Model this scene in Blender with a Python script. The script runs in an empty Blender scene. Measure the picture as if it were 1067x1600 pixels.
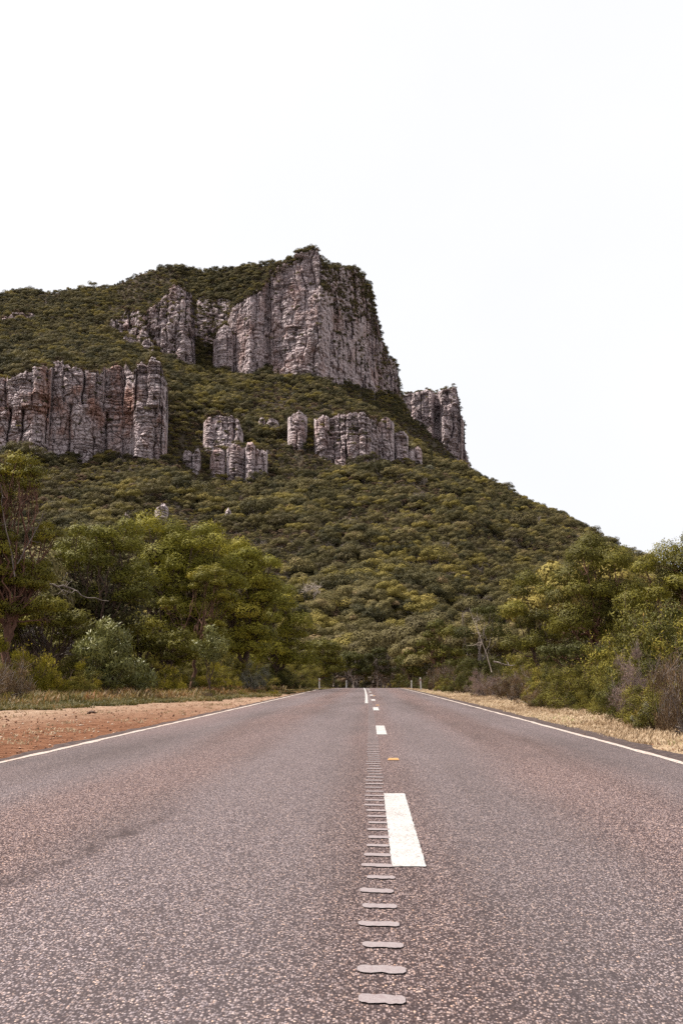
import bpy, math, random
import numpy as np
from mathutils import Vector

S = bpy.context.scene
COL = S.collection
R = math.radians

# ------------------------------------------------------------------ camera
F = 1556.0; CX = 533.5; CY = 800.0; CAMZ = 0.87
PITCH = R(9.49); YAW = R(1.725)
cd = bpy.data.cameras.new('camera'); cam = bpy.data.objects.new('camera', cd); COL.objects.link(cam)
cam.location = (0, 0, CAMZ); cam.rotation_euler = (math.pi/2 + PITCH, 0, YAW)
cd.sensor_fit = 'VERTICAL'; cd.sensor_height = 36.0; cd.sensor_width = 24.0
cd.lens = 36.0*F/1600.0; cd.clip_start = 0.05; cd.clip_end = 20000
S.camera = cam
# ------------------------------------------------------------------ light
SUN_EL = R(58); SUN_AZ = R(276)         # azimuth clockwise from +Y : from behind, over the left shoulder
W = bpy.data.worlds.new("World"); S.world = W; W.use_nodes = True
nt = W.node_tree; nt.nodes.clear()
sky = nt.nodes.new('ShaderNodeTexSky'); sky.sky_type = 'NISHITA'; sky.sun_disc = False
sky.sun_elevation = SUN_EL; sky.sun_rotation = SUN_AZ; sky.air_density = 1.0; sky.dust_density = 3.0
sc_ = nt.nodes.new('ShaderNodeVectorMath'); sc_.operation = 'SCALE'; sc_.inputs['Scale'].default_value = 1.0
mx = nt.nodes.new('ShaderNodeMix'); mx.data_type = 'RGBA'
mx.inputs[0].default_value = 0.88
mx.inputs[7].default_value = (10.6, 10.55, 10.8, 1)   # thick pale overcast
bg = nt.nodes.new('ShaderNodeBackground'); bg.inputs[1].default_value = 0.0505
wo = nt.nodes.new('ShaderNodeOutputWorld')
nt.links.new(sky.outputs[0], sc_.inputs[0]); nt.links.new(sc_.outputs[0], mx.inputs[6])
tc = nt.nodes.new('ShaderNodeTexCoord'); wn = nt.nodes.new('ShaderNodeTexNoise'); wn.inputs['Scale'].default_value = 2.2; wn.inputs['Detail'].default_value = 5
wr = nt.nodes.new('ShaderNodeValToRGB'); wr.color_ramp.elements[0].position = .3; wr.color_ramp.elements[0].color = (.962, .972, .982, 1); wr.color_ramp.elements[1].position = .7; wr.color_ramp.elements[1].color = (1.03, 1.03, 1.03, 1)
wm = nt.nodes.new('ShaderNodeMix'); wm.data_type = 'RGBA'; wm.blend_type = 'MULTIPLY'; wm.inputs[0].default_value = 1
nt.links.new(tc.outputs['Generated'], wn.inputs['Vector']); nt.links.new(wn.outputs['Fac'], wr.inputs[0]); nt.links.new(mx.outputs[2], wm.inputs[6]); nt.links.new(wr.outputs[0], wm.inputs[7])
nt.links.new(wm.outputs[2], bg.inputs[0]); nt.links.new(bg.outputs[0], wo.inputs[0])
sd = bpy.data.lights.new('sun', 'SUN'); sun = bpy.data.objects.new('sun', sd); COL.objects.link(sun)
sd.energy = 5.0; sd.angle = R(1.5); sd.color = (1.0, 0.935, 0.84)
sv = Vector((math.sin(SUN_AZ)*math.cos(SUN_EL), math.cos(SUN_AZ)*math.cos(SUN_EL), math.sin(SUN_EL)))
sun.rotation_euler = sv.to_track_quat('Z', 'Y').to_euler(); sun.location = (0, -20, 60)
S.view_settings.view_transform = 'Standard'; S.view_settings.look = 'None'
S.view_settings.exposure = 1.04; S.view_settings.gamma = 1.0
try:
    S.cycles.max_bounces = 6; S.cycles.diffuse_bounces = 3; S.cycles.glossy_bounces = 2
    S.cycles.transmission_bounces = 4; S.cycles.volume_bounces = 0; S.cycles.transparent_max_bounces = 6
    S.cycles.caustics_reflective = False; S.cycles.caustics_refractive = False
    S.cycles.use_denoising = False; S.cycles.denoiser = 'OPENIMAGEDENOISE'; S.cycles.denoising_input_passes = 'RGB_ALBEDO_NORMAL'; S.cycles.denoising_prefilter = 'ACCURATE'
except Exception: pass

# ------------------------------------------------------------------ maths
cp, sp, cy_, sy_ = math.cos(PITCH), math.sin(PITCH), math.cos(YAW), math.sin(YAW)
FW = np.array([-sy_*cp, cy_*cp, sp]); RT = np.array([cy_, sy_, 0.0]); UP = np.array([sy_*sp, -cy_*sp, cp])
def ray(px, py):
    px = np.asarray(px, float); py = np.asarray(py, float)
    return F*FW + (px-CX)[..., None]*RT + (CY-py)[..., None]*UP
def pt(px, py, D):
    """point seen at photo pixel (px, py) at horizontal distance D from the camera"""
    r = ray(px, py); h = np.sqrt(r[..., 0]**2 + r[..., 1]**2)
    return np.array([0, 0, CAMZ]) + r*(np.asarray(D, float)/h)[..., None]
def pix(P):
    P = np.asarray(P, float) - np.array([0, 0, CAMZ])
    d = P@FW
    return CX + F*(P@RT)/d, CY - F*(P@UP)/d
def hdir(px):
    r = ray(px, 1060.0*np.ones_like(np.asarray(px, float))); h = np.sqrt(r[..., 0]**2 + r[..., 1]**2)
    return r[..., :2]/h[..., None]

def hsh(i, j, k, seed):
    n = (np.asarray(i).astype(np.int64)*374761393 + np.asarray(j).astype(np.int64)*668265263 + np.asarray(k).astype(np.int64)*2147483647 + seed*1274126177) & 0xffffffff
    n = ((n ^ (n >> 13))*1274126177) & 0xffffffff
    n = ((n ^ (n >> 16))*2246822519) & 0xffffffff
    n = n ^ (n >> 15)
    return (n & 0xffffff)/float(0xffffff)
def vnoise(x, y, z=0.0, seed=0):
    x, y, z = np.broadcast_arrays(np.asarray(x, float), np.asarray(y, float), np.asarray(z, float))
    xi, yi, zi = np.floor(x), np.floor(y), np.floor(z)
    fx, fy, fz = x-xi, y-yi, z-zi
    fx = fx*fx*(3-2*fx); fy = fy*fy*(3-2*fy); fz = fz*fz*(3-2*fz)
    o = 0
    for a in (0, 1):
        for b in (0, 1):
            for c in (0, 1):
                o = o + hsh(xi+a, yi+b, zi+c, seed)*(fx if a else 1-fx)*(fy if b else 1-fy)*(fz if c else 1-fz)
    return o*2-1
def fbm(x, y, z=0.0, seed=0, n=4):
    o = 0; a = 1; t = 0
    for i in range(n):
        o = o + a*vnoise(x*2**i, y*2**i, z*2**i, seed+i*7); t += a; a *= .5
    return o/t

# ------------------------------------------------------------------ mesh helpers
def mesh(name, V, Q, mats, midx=None, smooth=True, attrs=None, T=None):
    V = np.asarray(V, np.float32); m = bpy.data.meshes.new(name)
    Q = np.asarray(Q, np.int32).reshape(-1, 4) if Q is not None and len(Q) else np.zeros((0, 4), np.int32)
    T = np.asarray(T, np.int32).reshape(-1, 3) if T is not None and len(T) else np.zeros((0, 3), np.int32)
    m.vertices.add(len(V)); m.vertices.foreach_set('co', V.ravel())
    nl = Q.size + T.size; m.loops.add(nl)
    m.loops.foreach_set('vertex_index', np.concatenate([Q.ravel(), T.ravel()]))
    nf = len(Q)+len(T); m.polygons.add(nf)
    st = np.concatenate([np.arange(len(Q))*4, Q.size+np.arange(len(T))*3]).astype(np.int32)
    m.polygons.foreach_set('loop_start', st)
    if midx is not None: m.polygons.foreach_set('material_index', np.asarray(midx, np.int32))
    m.polygons.foreach_set('use_smooth', np.full(nf, bool(smooth)))
    for mt in (mats if isinstance(mats, (list, tuple)) else [mats]): m.materials.append(mt)
    if attrs:
        for k, v in attrs.items():
            a = m.attributes.new(k, 'FLOAT', 'POINT'); a.data.foreach_set('value', np.asarray(v, np.float32))
    m.update(calc_edges=True); m.validate()
    return m
def link(name, data, parent=None, loc=None, **props):
    o = bpy.data.objects.new(name, data); COL.objects.link(o)
    if parent: o.parent = parent
    if loc is not None: o.location = loc
    for k, v in props.items():
        if v is not None: o[k] = v
    return o
def grid_quads(nr, nc, off=0):
    a = np.arange(nr*nc).reshape(nr, nc)+off
    return np.stack([a[:-1, :-1], a[:-1, 1:], a[1:, 1:], a[1:, :-1]], -1).reshape(-1, 4)

class MB:
    def __init__(s): s.V = []; s.Q = []; s.n = 0; s.A = []
    def add(s, V, Q, a=0.5):
        s.V.append(np.asarray(V, float)); s.Q.append(np.asarray(Q)+s.n); s.n += len(V)
        s.A.append(np.broadcast_to(np.asarray(a, float), (len(V),)))
    def tube(s, P, r, sides=6, a=0.5):
        P = np.asarray(P, float); n = len(P); r = np.broadcast_to(np.asarray(r, float), (n,))
        T = np.gradient(P, axis=0); T /= np.linalg.norm(T, axis=1)[:, None]+1e-9
        ref = np.array([0.31, 0.17, 0.93]) if abs(T[:, 2]).mean() < .8 else np.array([0.9, 0.3, 0.1])
        A = np.cross(T, ref); A /= np.linalg.norm(A, axis=1)[:, None]+1e-9; B = np.cross(T, A)
        th = np.arange(sides)*2*math.pi/sides
        V = P[:, None]+r[:, None, None]*(A[:, None]*np.cos(th)[None, :, None]+B[:, None]*np.sin(th)[None, :, None])
        i = np.arange(n-1)[:, None]*sides; j = np.arange(sides)[None]; k = (j+1) % sides
        Q = np.stack([i+j, i+k, i+sides+k, i+sides+j], -1).reshape(-1, 4)
        s.add(V.reshape(-1, 3), Q, a)
    def box(s, c, d, rot=None):
        V = np.array([[x, y, z] for z in (-.5, .5) for x, y in ((-.5, -.5), (.5, -.5), (.5, .5), (-.5, .5))])*np.asarray(d, float)
        if rot is not None: V = V@np.asarray(rot).T
        s.add(V+np.asarray(c, float), [[3, 2, 1, 0], [4, 5, 6, 7], [0, 1, 5, 4], [1, 2, 6, 5], [2, 3, 7, 6], [3, 0, 4, 7]])
    def mesh(s, name, mat, smooth=True):
        return mesh(name, np.concatenate(s.V), np.concatenate(s.Q), mat, smooth=smooth, attrs={'tint': np.concatenate(s.A)})

# ------------------------------------------------------------------ materials
def mat(name):
    m = bpy.data.materials.new(name); m.use_nodes = True; t = m.node_tree; t.nodes.clear()
    return m, t
class N:
    """tiny node helper"""
    def __init__(s, t): s.t = t
    def n(s, typ, **k):
        x = s.t.nodes.new(typ)
        for a, v in k.items(): setattr(x, a, v)
        return x
    def l(s, a, b): s.t.links.new(a, b)
    def set(s, sock, v):
        if hasattr(v, 'links') or isinstance(v, bpy.types.NodeSocket): s.l(v, sock)
        else: sock.default_value = v
    def pos(s, sx=1, sy=1, sz=1, obj=False):
        if obj: p = s.n('ShaderNodeTexCoord').outputs['Object']
        else: p = s.n('ShaderNodeNewGeometry').outputs['Position']
        m = s.n('ShaderNodeMapping'); m.inputs['Scale'].default_value = (sx, sy, sz); s.l(p, m.inputs[0]); return m.outputs[0]
    def noise(s, vec, scale=1, detail=4, rough=.55, dist=0):
        x = s.n('ShaderNodeTexNoise'); s.l(vec, x.inputs['Vector']); x.inputs['Scale'].default_value = scale
        x.inputs['Detail'].default_value = detail; x.inputs['Roughness'].default_value = rough; x.inputs['Distortion'].default_value = dist
        return x.outputs['Fac']
    def voro(s, vec, scale=1, feature='F1', out='Distance', rnd=1):
        x = s.n('ShaderNodeTexVoronoi', feature=feature); s.l(vec, x.inputs['Vector']); x.inputs['Scale'].default_value = scale
        x.inputs['Randomness'].default_value = rnd
        return x.outputs[out]
    def ramp(s, f, stops, interp='LINEAR'):
        x = s.n('ShaderNodeValToRGB'); cr = x.color_ramp; cr.interpolation = interp
        while len(cr.elements) < len(stops): cr.elements.new(0.5)
        for e, (p, c) in zip(cr.elements, stops):
            e.position = p; e.color = (c if isinstance(c, tuple) else (c, c, c))[:3]+(1,)
        s.l(f, x.inputs[0]); return x.outputs[0]
    def mix(s, f, a, b, mode='MIX'):
        x = s.n('ShaderNodeMix', data_type='RGBA', blend_type=mode)
        s.set(x.inputs[0], f)
        for sock, v in ((x.inputs[6], a), (x.inputs[7], b)):
            if isinstance(v, tuple): sock.default_value = v[:3]+(1,)
            else: s.l(v, sock)
        return x.outputs[2]
    def math(s, op, a, b=0.0, c=None, clamp=False):
        x = s.n('ShaderNodeMath', operation=op, use_clamp=clamp); s.set(x.inputs[0], a); s.set(x.inputs[1], b)
        if c is not None: s.set(x.inputs[2], c)
        return x.outputs[0]
    def sep(s, v):
        x = s.n('ShaderNodeSeparateXYZ'); s.l(v, x.inputs[0]); return x.outputs
    def out(s, col, rough=.8, spec=.3, bump=None, bs=.3, bd=.02, trans=0, tcol=None):
        p = s.n('ShaderNodeBsdfPrincipled')
        if isinstance(col, tuple): p.inputs['Base Color'].default_value = col[:3]+(1,)
        else: s.l(col, p.inputs['Base Color'])
        s.set(p.inputs['Roughness'], rough); p.inputs['Specular IOR Level'].default_value = spec
        if bump is not None:
            b = s.n('ShaderNodeBump'); b.inputs['Strength'].default_value = bs; b.inputs['Distance'].default_value = bd
            s.l(bump, b.inputs['Height']); s.l(b.outputs[0], p.inputs['Normal'])
        o = s.n('ShaderNodeOutputMaterial'); sh = p.outputs[0]
        if trans:
            tr = s.n('ShaderNodeBsdfTranslucent'); s.l(tcol if tcol is not None else col, tr.inputs[0])
            ms = s.n('ShaderNodeMixShader'); ms.inputs[0].default_value = trans
            s.l(sh, ms.inputs[1]); s.l(tr.outputs[0], ms.inputs[2]); sh = ms.outputs[0]
        s.l(sh, o.inputs[0]); return p

def leaf_mat(name, stops, rough=.7, spec=.12, trans=.15, attr='tint', obvar=.35):
    """leaf colour: each leaf's own tint along the ramp, shifted per tree"""
    m, t = mat(name); k = N(t)
    a = k.n('ShaderNodeAttribute', attribute_name=attr)
    oi = k.n('ShaderNodeObjectInfo')
    f = k.math('ADD', a.outputs['Fac'], k.math('MULTIPLY', k.math('SUBTRACT', oi.outputs['Random'], .5), obvar), clamp=True)
    c = k.ramp(f, stops)
    k.out(c, rough, spec, trans=trans)
    return m
def bark_mat(name, a, b, sc=4):
    m, t = mat(name); k = N(t); v = k.pos(1, 1, .25, obj=True)
    f = k.noise(v, sc, 5, .65)
    k.out(k.ramp(f, [(.3, a), (.7, b)]), .85, .2, bump=f, bs=.6, bd=.03)
    return m

M = {}
# leaf kinds
M['leaf_far'] = leaf_mat('leaf_far', [(0, (0.049, 0.038, 0.018)), (.35, (0.086, 0.070, 0.029)), (.6, (0.125, 0.102, 0.038)), (.85, (0.181, 0.145, 0.055)), (1, (0.197, 0.134, 0.071))], obvar=.6, trans=.08)  # far olive, its colour nudged warmer and paler to stand in for haze
M['leaf_rust'] = leaf_mat('leaf_rust', [(0, (.07, .045, .028)), (.5, (.12, .078, .046)), (1, (.19, .125, .08))], obvar=.4, trans=.15)
M['leaf_grey'] = leaf_mat('leaf_grey', [(0, (.085, .085, .06)), (.5, (.14, .135, .09)), (1, (.26, .24, .18))], obvar=.2, trans=.15)
M['leaf_gum'] = leaf_mat('leaf_gum', [(0, (0.044, 0.039, 0.008)), (.4, (0.096, 0.086, 0.010)), (.7, (0.190, 0.159, 0.015)), (.9, (0.293, 0.222, 0.022)), (1, (0.352, 0.170, 0.028))], rough=.6, spec=.16, obvar=.1, trans=.14)
M['leaf_gum_bright'] = leaf_mat('leaf_gum_bright', [(0, (0.065, 0.063, 0.010)), (.4, (0.139, 0.128, 0.014)), (.7, (0.241, 0.209, 0.022)), (1, (0.379, 0.294, 0.037))], rough=.6, spec=.16, obvar=.1, trans=.16)
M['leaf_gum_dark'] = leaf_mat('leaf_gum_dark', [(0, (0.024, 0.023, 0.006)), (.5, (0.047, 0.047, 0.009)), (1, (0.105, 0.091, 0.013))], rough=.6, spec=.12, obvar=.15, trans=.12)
M['leaf_long'] = leaf_mat('leaf_long', [(0, (0.060, 0.062, 0.017)), (.5, (0.127, 0.127, 0.036)), (.82, (0.228, 0.210, 0.063)), (1, (0.347, 0.148, 0.037))], rough=.45, spec=.3, obvar=.05, trans=.15)
M['leaf_shrub'] = leaf_mat('leaf_shrub', [(0, (0.046, 0.041, 0.009)), (.5, (0.107, 0.093, 0.015)), (.85, (0.194, 0.162, 0.024)), (1, (0.254, 0.156, 0.040))], obvar=.4, trans=.14)
M['leaf_yellow'] = leaf_mat('leaf_yellow', [(0, (0.099, 0.090, 0.012)), (.5, (0.181, 0.156, 0.017)), (1, (0.321, 0.239, 0.035))], obvar=.2, trans=.35)
M['leaf_brown'] = leaf_mat('leaf_brown', [(0, (.055, .035, .022)), (.5, (.105, .068, .038)), (1, (.20, .125, .06))], obvar=.4, trans=.2)
M['leaf_heath'] = leaf_mat('leaf_heath', [(0, (.10, .07, .062)), (.5, (.18, .125, .11)), (1, (.30, .21, .18))], obvar=.3, trans=.15)
M['bark_brown'] = bark_mat('bark_brown', (.035, .022, .017), (.13, .085, .065))
M['bark_red'] = bark_mat('bark_red', (.055, .028, .02), (.19, .10, .07))
M['bark_pale'] = bark_mat('bark_pale', (.20, .155, .125), (.48, .41, .36))
M['bark_dead'] = bark_mat('bark_dead', (.08, .062, .055), (.24, .20, .18))

def rock_mat(name, base=1.0, red=.5):
    m, t = mat(name); k = N(t)
    v = k.pos(); big = k.noise(v, .035, 4, .6); mid = k.noise(v, .22, 5, .65); fine = k.noise(v, 1.3, 5, .7)
    col = k.ramp(mid, [(.25, (.22*base, .176*base, .182*base)), (.40, (.40*base, .325*base, .333*base)), (.6, (.53*base, .445*base, .452*base)), (.8, (.62*base, .545*base, .555*base))])
    # bedding bands
    w = k.sep(k.pos())[2]
    bz = k.noise(k.pos(.04, .04, .75), 1, 5, .75)
    col = k.mix(k.math('MULTIPLY', k.ramp(bz, [(.40, 1.0), (.50, 0.0)]), .7), col, (.12*base, .095*base, .092*base))
    # pale vertical weathering streaks
    st = k.noise(k.pos(.30, .30, .022), 1, 4, .6)
    col = k.mix(k.math('MULTIPLY', k.ramp(st, [(.54, 0.0), (.66, 1.0)]), .5), col, (.60*base, .53*base, .54*base))
    rd = k.noise(k.pos(.06, .06, .035), 1, 5, .6)
    col = k.mix(k.math('MULTIPLY', k.ramp(rd, [(.5, 0.0), (.64, 1.0)]), red), col, (.33*base, .165*base, .115*base))
    lich = k.ramp(k.noise(k.pos(.45, .45, .8), 1, 5, .75), [(.56, 0.0), (.62, 1.0)])
    col = k.mix(k.math('MULTIPLY', lich, .4), col, (.085, .075, .07))
    col = k.mix(k.math('MULTIPLY', k.ramp(fine, [(.3, 1.0), (.5, 0.0)]), .25), col, (.09, .075, .072))
    k.out(col, .9, .15, bump=k.math('ADD', fine, mid), bs=.9, bd=.9)
    return m
M['rock'] = rock_mat('rock', 1.0, .35); M['rock_red'] = rock_mat('rock_red', 1.0, .75); M['rock_far'] = rock_mat('rock_far', .9, .15)

m, t = mat('slope_soil'); k = N(t)
k.out(k.ramp(k.noise(k.pos(), .25, 5, .7), [(.3, (.03, .023, .014)), (.6, (.06, .046, .03)), (.85, (.12, .09, .066))]), .95, .1); M['soil'] = m

# road zone curve (x offset of the whole road at distance y)
def cshift(y):
    y = np.asarray(y, float)
    return -0.6*(y/92.0)**2 - np.where(y > 105, (np.maximum(y-105, 0)**2)/90.0, 0)
def zg(y):
    y = np.asarray(y, float); u = np.clip(y-80, 0, 60)
    return -(u**2)/6000.0 - np.clip(y-140, 0, 60)*.02*0.8
EL, ER = -3.88, 3.24   # edge lines

# asphalt
m, t = mat('asphalt'); k = N(t); v = k.pos(); x, y, z = k.sep(v)
vs = k.pos(1, .62, 1); c1 = k.voro(vs, 138, out='Color'); r_ = k.n('ShaderNodeSeparateColor'); k.l(c1, r_.inputs[0])
d1 = k.voro(vs, 138, out='Distance')
c2 = k.voro(vs, 50, out='Color'); r2_ = k.n('ShaderNodeSeparateColor'); k.l(c2, r2_.inputs[0])
chip = k.ramp(r_.outputs[0], [(0, (.020, .015, .016)), (.25, (.045, .036, .037)), (.5, (.115, .096, .097)), (.8, (.21, .178, .176)), (.96, (.30, .255, .245)), (1, (.42, .33, .27))])
warm = k.ramp(r_.outputs[1], [(.0, (.94, .95, 1.03)), (.55, (1, .98, .98)), (1, (1.10, .95, .86))])
chip = k.mix(1.0, chip, warm, 'MULTIPLY')
chip = k.mix(k.ramp(d1, [(.40, 0.0), (.64, .95)]), chip, (.028, .020, .022))
big = k.ramp(r2_.outputs[0], [(.95, 0.0), (.97, 1.0)]); bd_ = k.voro(vs, 50, out='Distance')
chip = k.mix(k.math('MULTIPLY', big, k.ramp(bd_, [(.22, .6), (.36, 0.0)])), chip, (.32, .255, .23))
# wheel paths / stains
wp = k.noise(k.pos(.9, .045, 1), 1, 4, .55)
pat = k.noise(k.pos(.35, .12, 1), 1, 5, .6)
tone = k.math('ADD', k.math('MULTIPLY', wp, .65), k.math('MULTIPLY', pat, .5))
tm = k.ramp(tone, [(.40, (.62, .58, .56)), (.5, (.92, .89, .88)), (.62, (1.18, 1.16, 1.17))])
col = k.mix(1.0, chip, tm, 'MULTIPLY')
# brown coarse lane centres, smoother violet grey wheel paths
def lane(c0, w): return k.ramp(k.math('DIVIDE', k.math('ABSOLUTE', k.math('SUBTRACT', k.math('ADD', x, k.math('MULTIPLY', k.math('SUBTRACT', k.noise(k.pos(.5, .12, 1), 1, 3, .5), .5), .8)), c0)), w), [(.35, 1.0), (1, 0.0)])
br = k.math('MAXIMUM', k.math('MAXIMUM', lane(1.75, .75), lane(-1.95, .8)), k.math('MULTIPLY', lane(.05, .5), .8))
br = k.math('MULTIPLY', br, k.ramp(pat, [(.3, .45), (.6, 1.0)]))
rough_ = k.mix(1.0, k.mix(.2, col, k.mix(1.0, col, (1.9, 1.75, 1.6), 'MULTIPLY')), (.97, .91, .87), 'MULTIPLY')
smooth_ = k.mix(.18, k.mix(1.0, col, (1.0, 1.0, 1.0), 'MULTIPLY'), (.150, .133, .135))
col = k.mix(br, smooth_, rough_)
ed = k.ramp(k.math('DIVIDE', k.math('SUBTRACT', x, EL-.3), 1.3), [(0, 1.0), (1, 0.0)])
col = k.mix(k.math('MULTIPLY', ed, k.ramp(pat, [(.4, 0.0), (.6, .35)])), col, (.17, .10, .085))
xc = k.math('ADD', x, k.math('MULTIPLY', k.math('POWER', k.math('DIVIDE', y, 92.0), 2.0), .6))
lip = k.math('MAXIMUM', k.math('GREATER_THAN', xc, ER+.02), k.math('LESS_THAN', xc, EL-.02))
col = k.mix(k.math('MULTIPLY', lip, .8), col, k.mix(k.ramp(k.noise(v, 9, 4, .7), [(.45, 0.0), (.6, 1.0)]), (.03, .022, .022), (.085, .06, .05)))
# tar seam
ws = k.math('MULTIPLY', k.math('SUBTRACT', k.noise(k.pos(1.6, 1.6, 1), 1, 4, .6), .5), .35)
seam = k.math('ABSOLUTE', k.math('SUBTRACT', k.math('ADD', x, ws), k.math('MULTIPLY_ADD', y, .10, -2.0)))
sm_ = k.math('MULTIPLY', k.ramp(k.math('DIVIDE', seam, .09), [(0, .85), (1, 0.0)]), k.ramp(k.math('DIVIDE', y, 12), [(.50, 1.0), (.62, 0.0)]))
col = k.mix(k.math('MULTIPLY', sm_, k.ramp(k.noise(v, 3, 4, .7), [(.35, 0.2), (.6, 1.0)])), col, (.035, .026, .026))
col = k.mix(1.0, col, (.98, .965, .975), 'MULTIPLY')
k.out(col, .9, .08, bump=k.math('SUBTRACT', k.math('MULTIPLY', r_.outputs[0], .5), d1), bs=.7, bd=.004); M['asphalt'] = m

m, t = mat('road_paint'); k = N(t); v = k.pos()
f = k.math('ADD', k.noise(v, 90, 4, .75), k.math('MULTIPLY', k.math('SUBTRACT', k.noise(v, 4, 4, .6), .5), .25)); g = k.noise(v, 3, 4, .6)
c = k.ramp(f, [(.39, (.10, .08, .078)), (.45, (.31, .295, .29)), (.8, (.385, .37, .37))])
k.out(c, .8, .1, bump=f, bs=.5, bd=.003); M['paint'] = m
m, t = mat('edge_paint'); k = N(t); v = k.pos()
f = k.noise(v, 22, 5, .7); g = k.noise(v, 2.2, 5, .65)
c = k.ramp(f, [(.38, (.14, .105, .095)), (.48, (.32, .275, .25)), (.7, (.41, .365, .34))])
c = k.mix(k.ramp(g, [(.48, 0.0), (.66, .75)]), c, (.34, .25, .21))
k.out(c, .85, .08); M['edge_paint'] = m
m, t = mat('groove_fill'); k = N(t); v = k.pos()
f = k.noise(v, 160, 3, .7); g = k.noise(v, 9, 4, .6)
c = k.mix(k.ramp(k.noise(v, 60, 4, .8), [(.40, .85), (.50, 0.0)]), k.ramp(f, [(.3, (.16, .135, .138)), (.7, (.24, .208, .212))]), (.17, .135, .14))
k.out(c, .85, .08, bump=f, bs=.4, bd=.002); M['groove'] = m

# ground (verges): one material by position
m, t = mat('verge_ground'); k = N(t); v = k.pos(); x, y, z = k.sep(v)
n1 = k.noise(v, .5, 5, .6); n2 = k.noise(v, 5, 6, .7); n3 = k.noise(v, 26, 5, .75)
xx = k.math('ADD', x, k.math('MULTIPLY', k.math('SUBTRACT', n1, .5), 3.2))
red = k.ramp(n2, [(.3, (.060, .025, .014)), (.5, (.135, .060, .033)), (.7, (.22, .115, .070))])
pale = k.ramp(n2, [(.3, (.13, .080, .052)), (.5, (.25, .168, .118)), (.72, (.36, .27, .205))])
straw = k.ramp(n2, [(.28, (.17, .115, .07)), (.5, (.31, .225, .145)), (.75, (.45, .35, .245))])
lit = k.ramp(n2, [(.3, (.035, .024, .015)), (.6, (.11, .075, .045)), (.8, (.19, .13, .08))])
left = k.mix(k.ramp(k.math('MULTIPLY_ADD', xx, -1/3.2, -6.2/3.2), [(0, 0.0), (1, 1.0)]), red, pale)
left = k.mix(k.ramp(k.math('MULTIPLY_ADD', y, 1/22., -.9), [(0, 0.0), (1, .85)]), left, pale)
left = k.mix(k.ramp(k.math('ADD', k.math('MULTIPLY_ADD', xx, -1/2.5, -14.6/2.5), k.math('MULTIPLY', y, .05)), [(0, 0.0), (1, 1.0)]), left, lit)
right = k.mix(k.ramp(k.math('MULTIPLY_ADD', xx, 1/1.5, -5.6/1.5), [(0, 0.0), (1, 1.0)]), straw, lit)
col = k.mix(k.ramp(k.math('ADD', k.math('MULTIPLY', x, .2), .5), [(.45, 0.0), (.55, 1.0)]), left, right)
col = k.mix(k.math('MULTIPLY', k.ramp(n3, [(.25, 1.0), (.45, 0.0)]), .45), col, (.08, .045, .03))
k.out(col, .95, .05, bump=k.math('ADD', n2, n3), bs=.9, bd=.04); M['verge'] = m

m, t = mat('straw_grass'); k = N(t); a = k.n('ShaderNodeAttribute', attribute_name='tint')
c = k.ramp(a.outputs['Fac'], [(0, (.20, .13, .075)), (.4, (.36, .26, .165)), (.78, (.50, .39, .27)), (.9, (.25, .23, .09)), (1, (.14, .17, .04))])
k.out(c, .6, .3, trans=.35); M['straw'] = m
m, t = mat('green_grass'); k = N(t); a = k.n('ShaderNodeAttribute', attribute_name='tint')
c = k.ramp(a.outputs['Fac'], [(0, (.045, .042, .010)), (.3, (.085, .072, .018)), (.5, (.14, .10, .03)), (.75, (.21, .13, .055)), (1, (.20, .085, .03))])
k.out(c, .6, .3, trans=.35); M['ggrass'] = m
m, t = mat('gravel_stone'); k = N(t); a = k.n('ShaderNodeAttribute', attribute_name='tint')
c = k.ramp(a.outputs['Fac'], [(0, (.06, .028, .018)), (.45, (.16, .072, .04)), (.75, (.25, .14, .09)), (1, (.36, .28, .22))])
k.out(c, .9, .2); M['stone'] = m
def plain(name, c, rough=.5, spec=.4, var=.15, sc=20):
    m, t = mat(name); k = N(t); f = k.noise(k.pos(obj=True), sc, 4, .6)
    k.out(k.ramp(f, [(.3, tuple(q*(1-var) for q in c)), (.7, tuple(min(1, q*(1+var)) for q in c))]), rough, spec); M[name] = m
plain('post_white', (.62, .61, .59), .5); plain('reflector_red', (.5, .03, .02), .2, .8, .05); plain('marker_yellow', (.36, .20, .085), .35, .6, .1)
plain('marker_lens', (.40, .22, .08), .15, .8, .05); plain('grey_glass', (.35, .36, .37), .2, .8, .05)

# ================================================================== GROUND
def ground():
    xs = np.unique(np.concatenate([np.linspace(-9000, -300, 12), np.linspace(-300, -40, 30), np.linspace(-40, -14, 40), np.linspace(-14, 10, 130), np.linspace(10, 40, 40), np.linspace(40, 300, 30), np.linspace(300, 9000, 12)]))
    ys = np.unique(np.concatenate([np.linspace(-400, -10, 10), np.linspace(-10, 45, 240), np.linspace(45, 160, 160), np.linspace(160, 400, 30), np.linspace(400, 12000, 12)]))
    X, Y = np.meshgrid(xs, ys)
    c = cshift(Y); lo, hi = EL-.12+c, ER+.20+c
    d = np.maximum(np.maximum(lo-X, X-hi), 0)
    Z = zg(Y) - .045*np.clip(d/.25, 0, 1) - .03 + .05*fbm(X*.35, Y*.35, seed=3)*np.clip(d/2, 0, 1) + .018*fbm(X*2.5, Y*2.5, seed=9)*np.clip(d/.4, 0, 1)
    Z += .012*np.clip(-(X+5), 0, 14)*np.clip((60-Y)/60, 0, 1)
    Z -= np.where(d == 0, .03, 0)
    V = np.stack([X, Y, Z], -1).reshape(-1, 3)
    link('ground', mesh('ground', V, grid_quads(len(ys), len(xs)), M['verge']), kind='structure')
ground()
def gz(x, y):
    return float(zg(y)) - .06 + .012*max(0, min(14, -(x+5)))*max(0, min(1, (60-y)/60))

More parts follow.
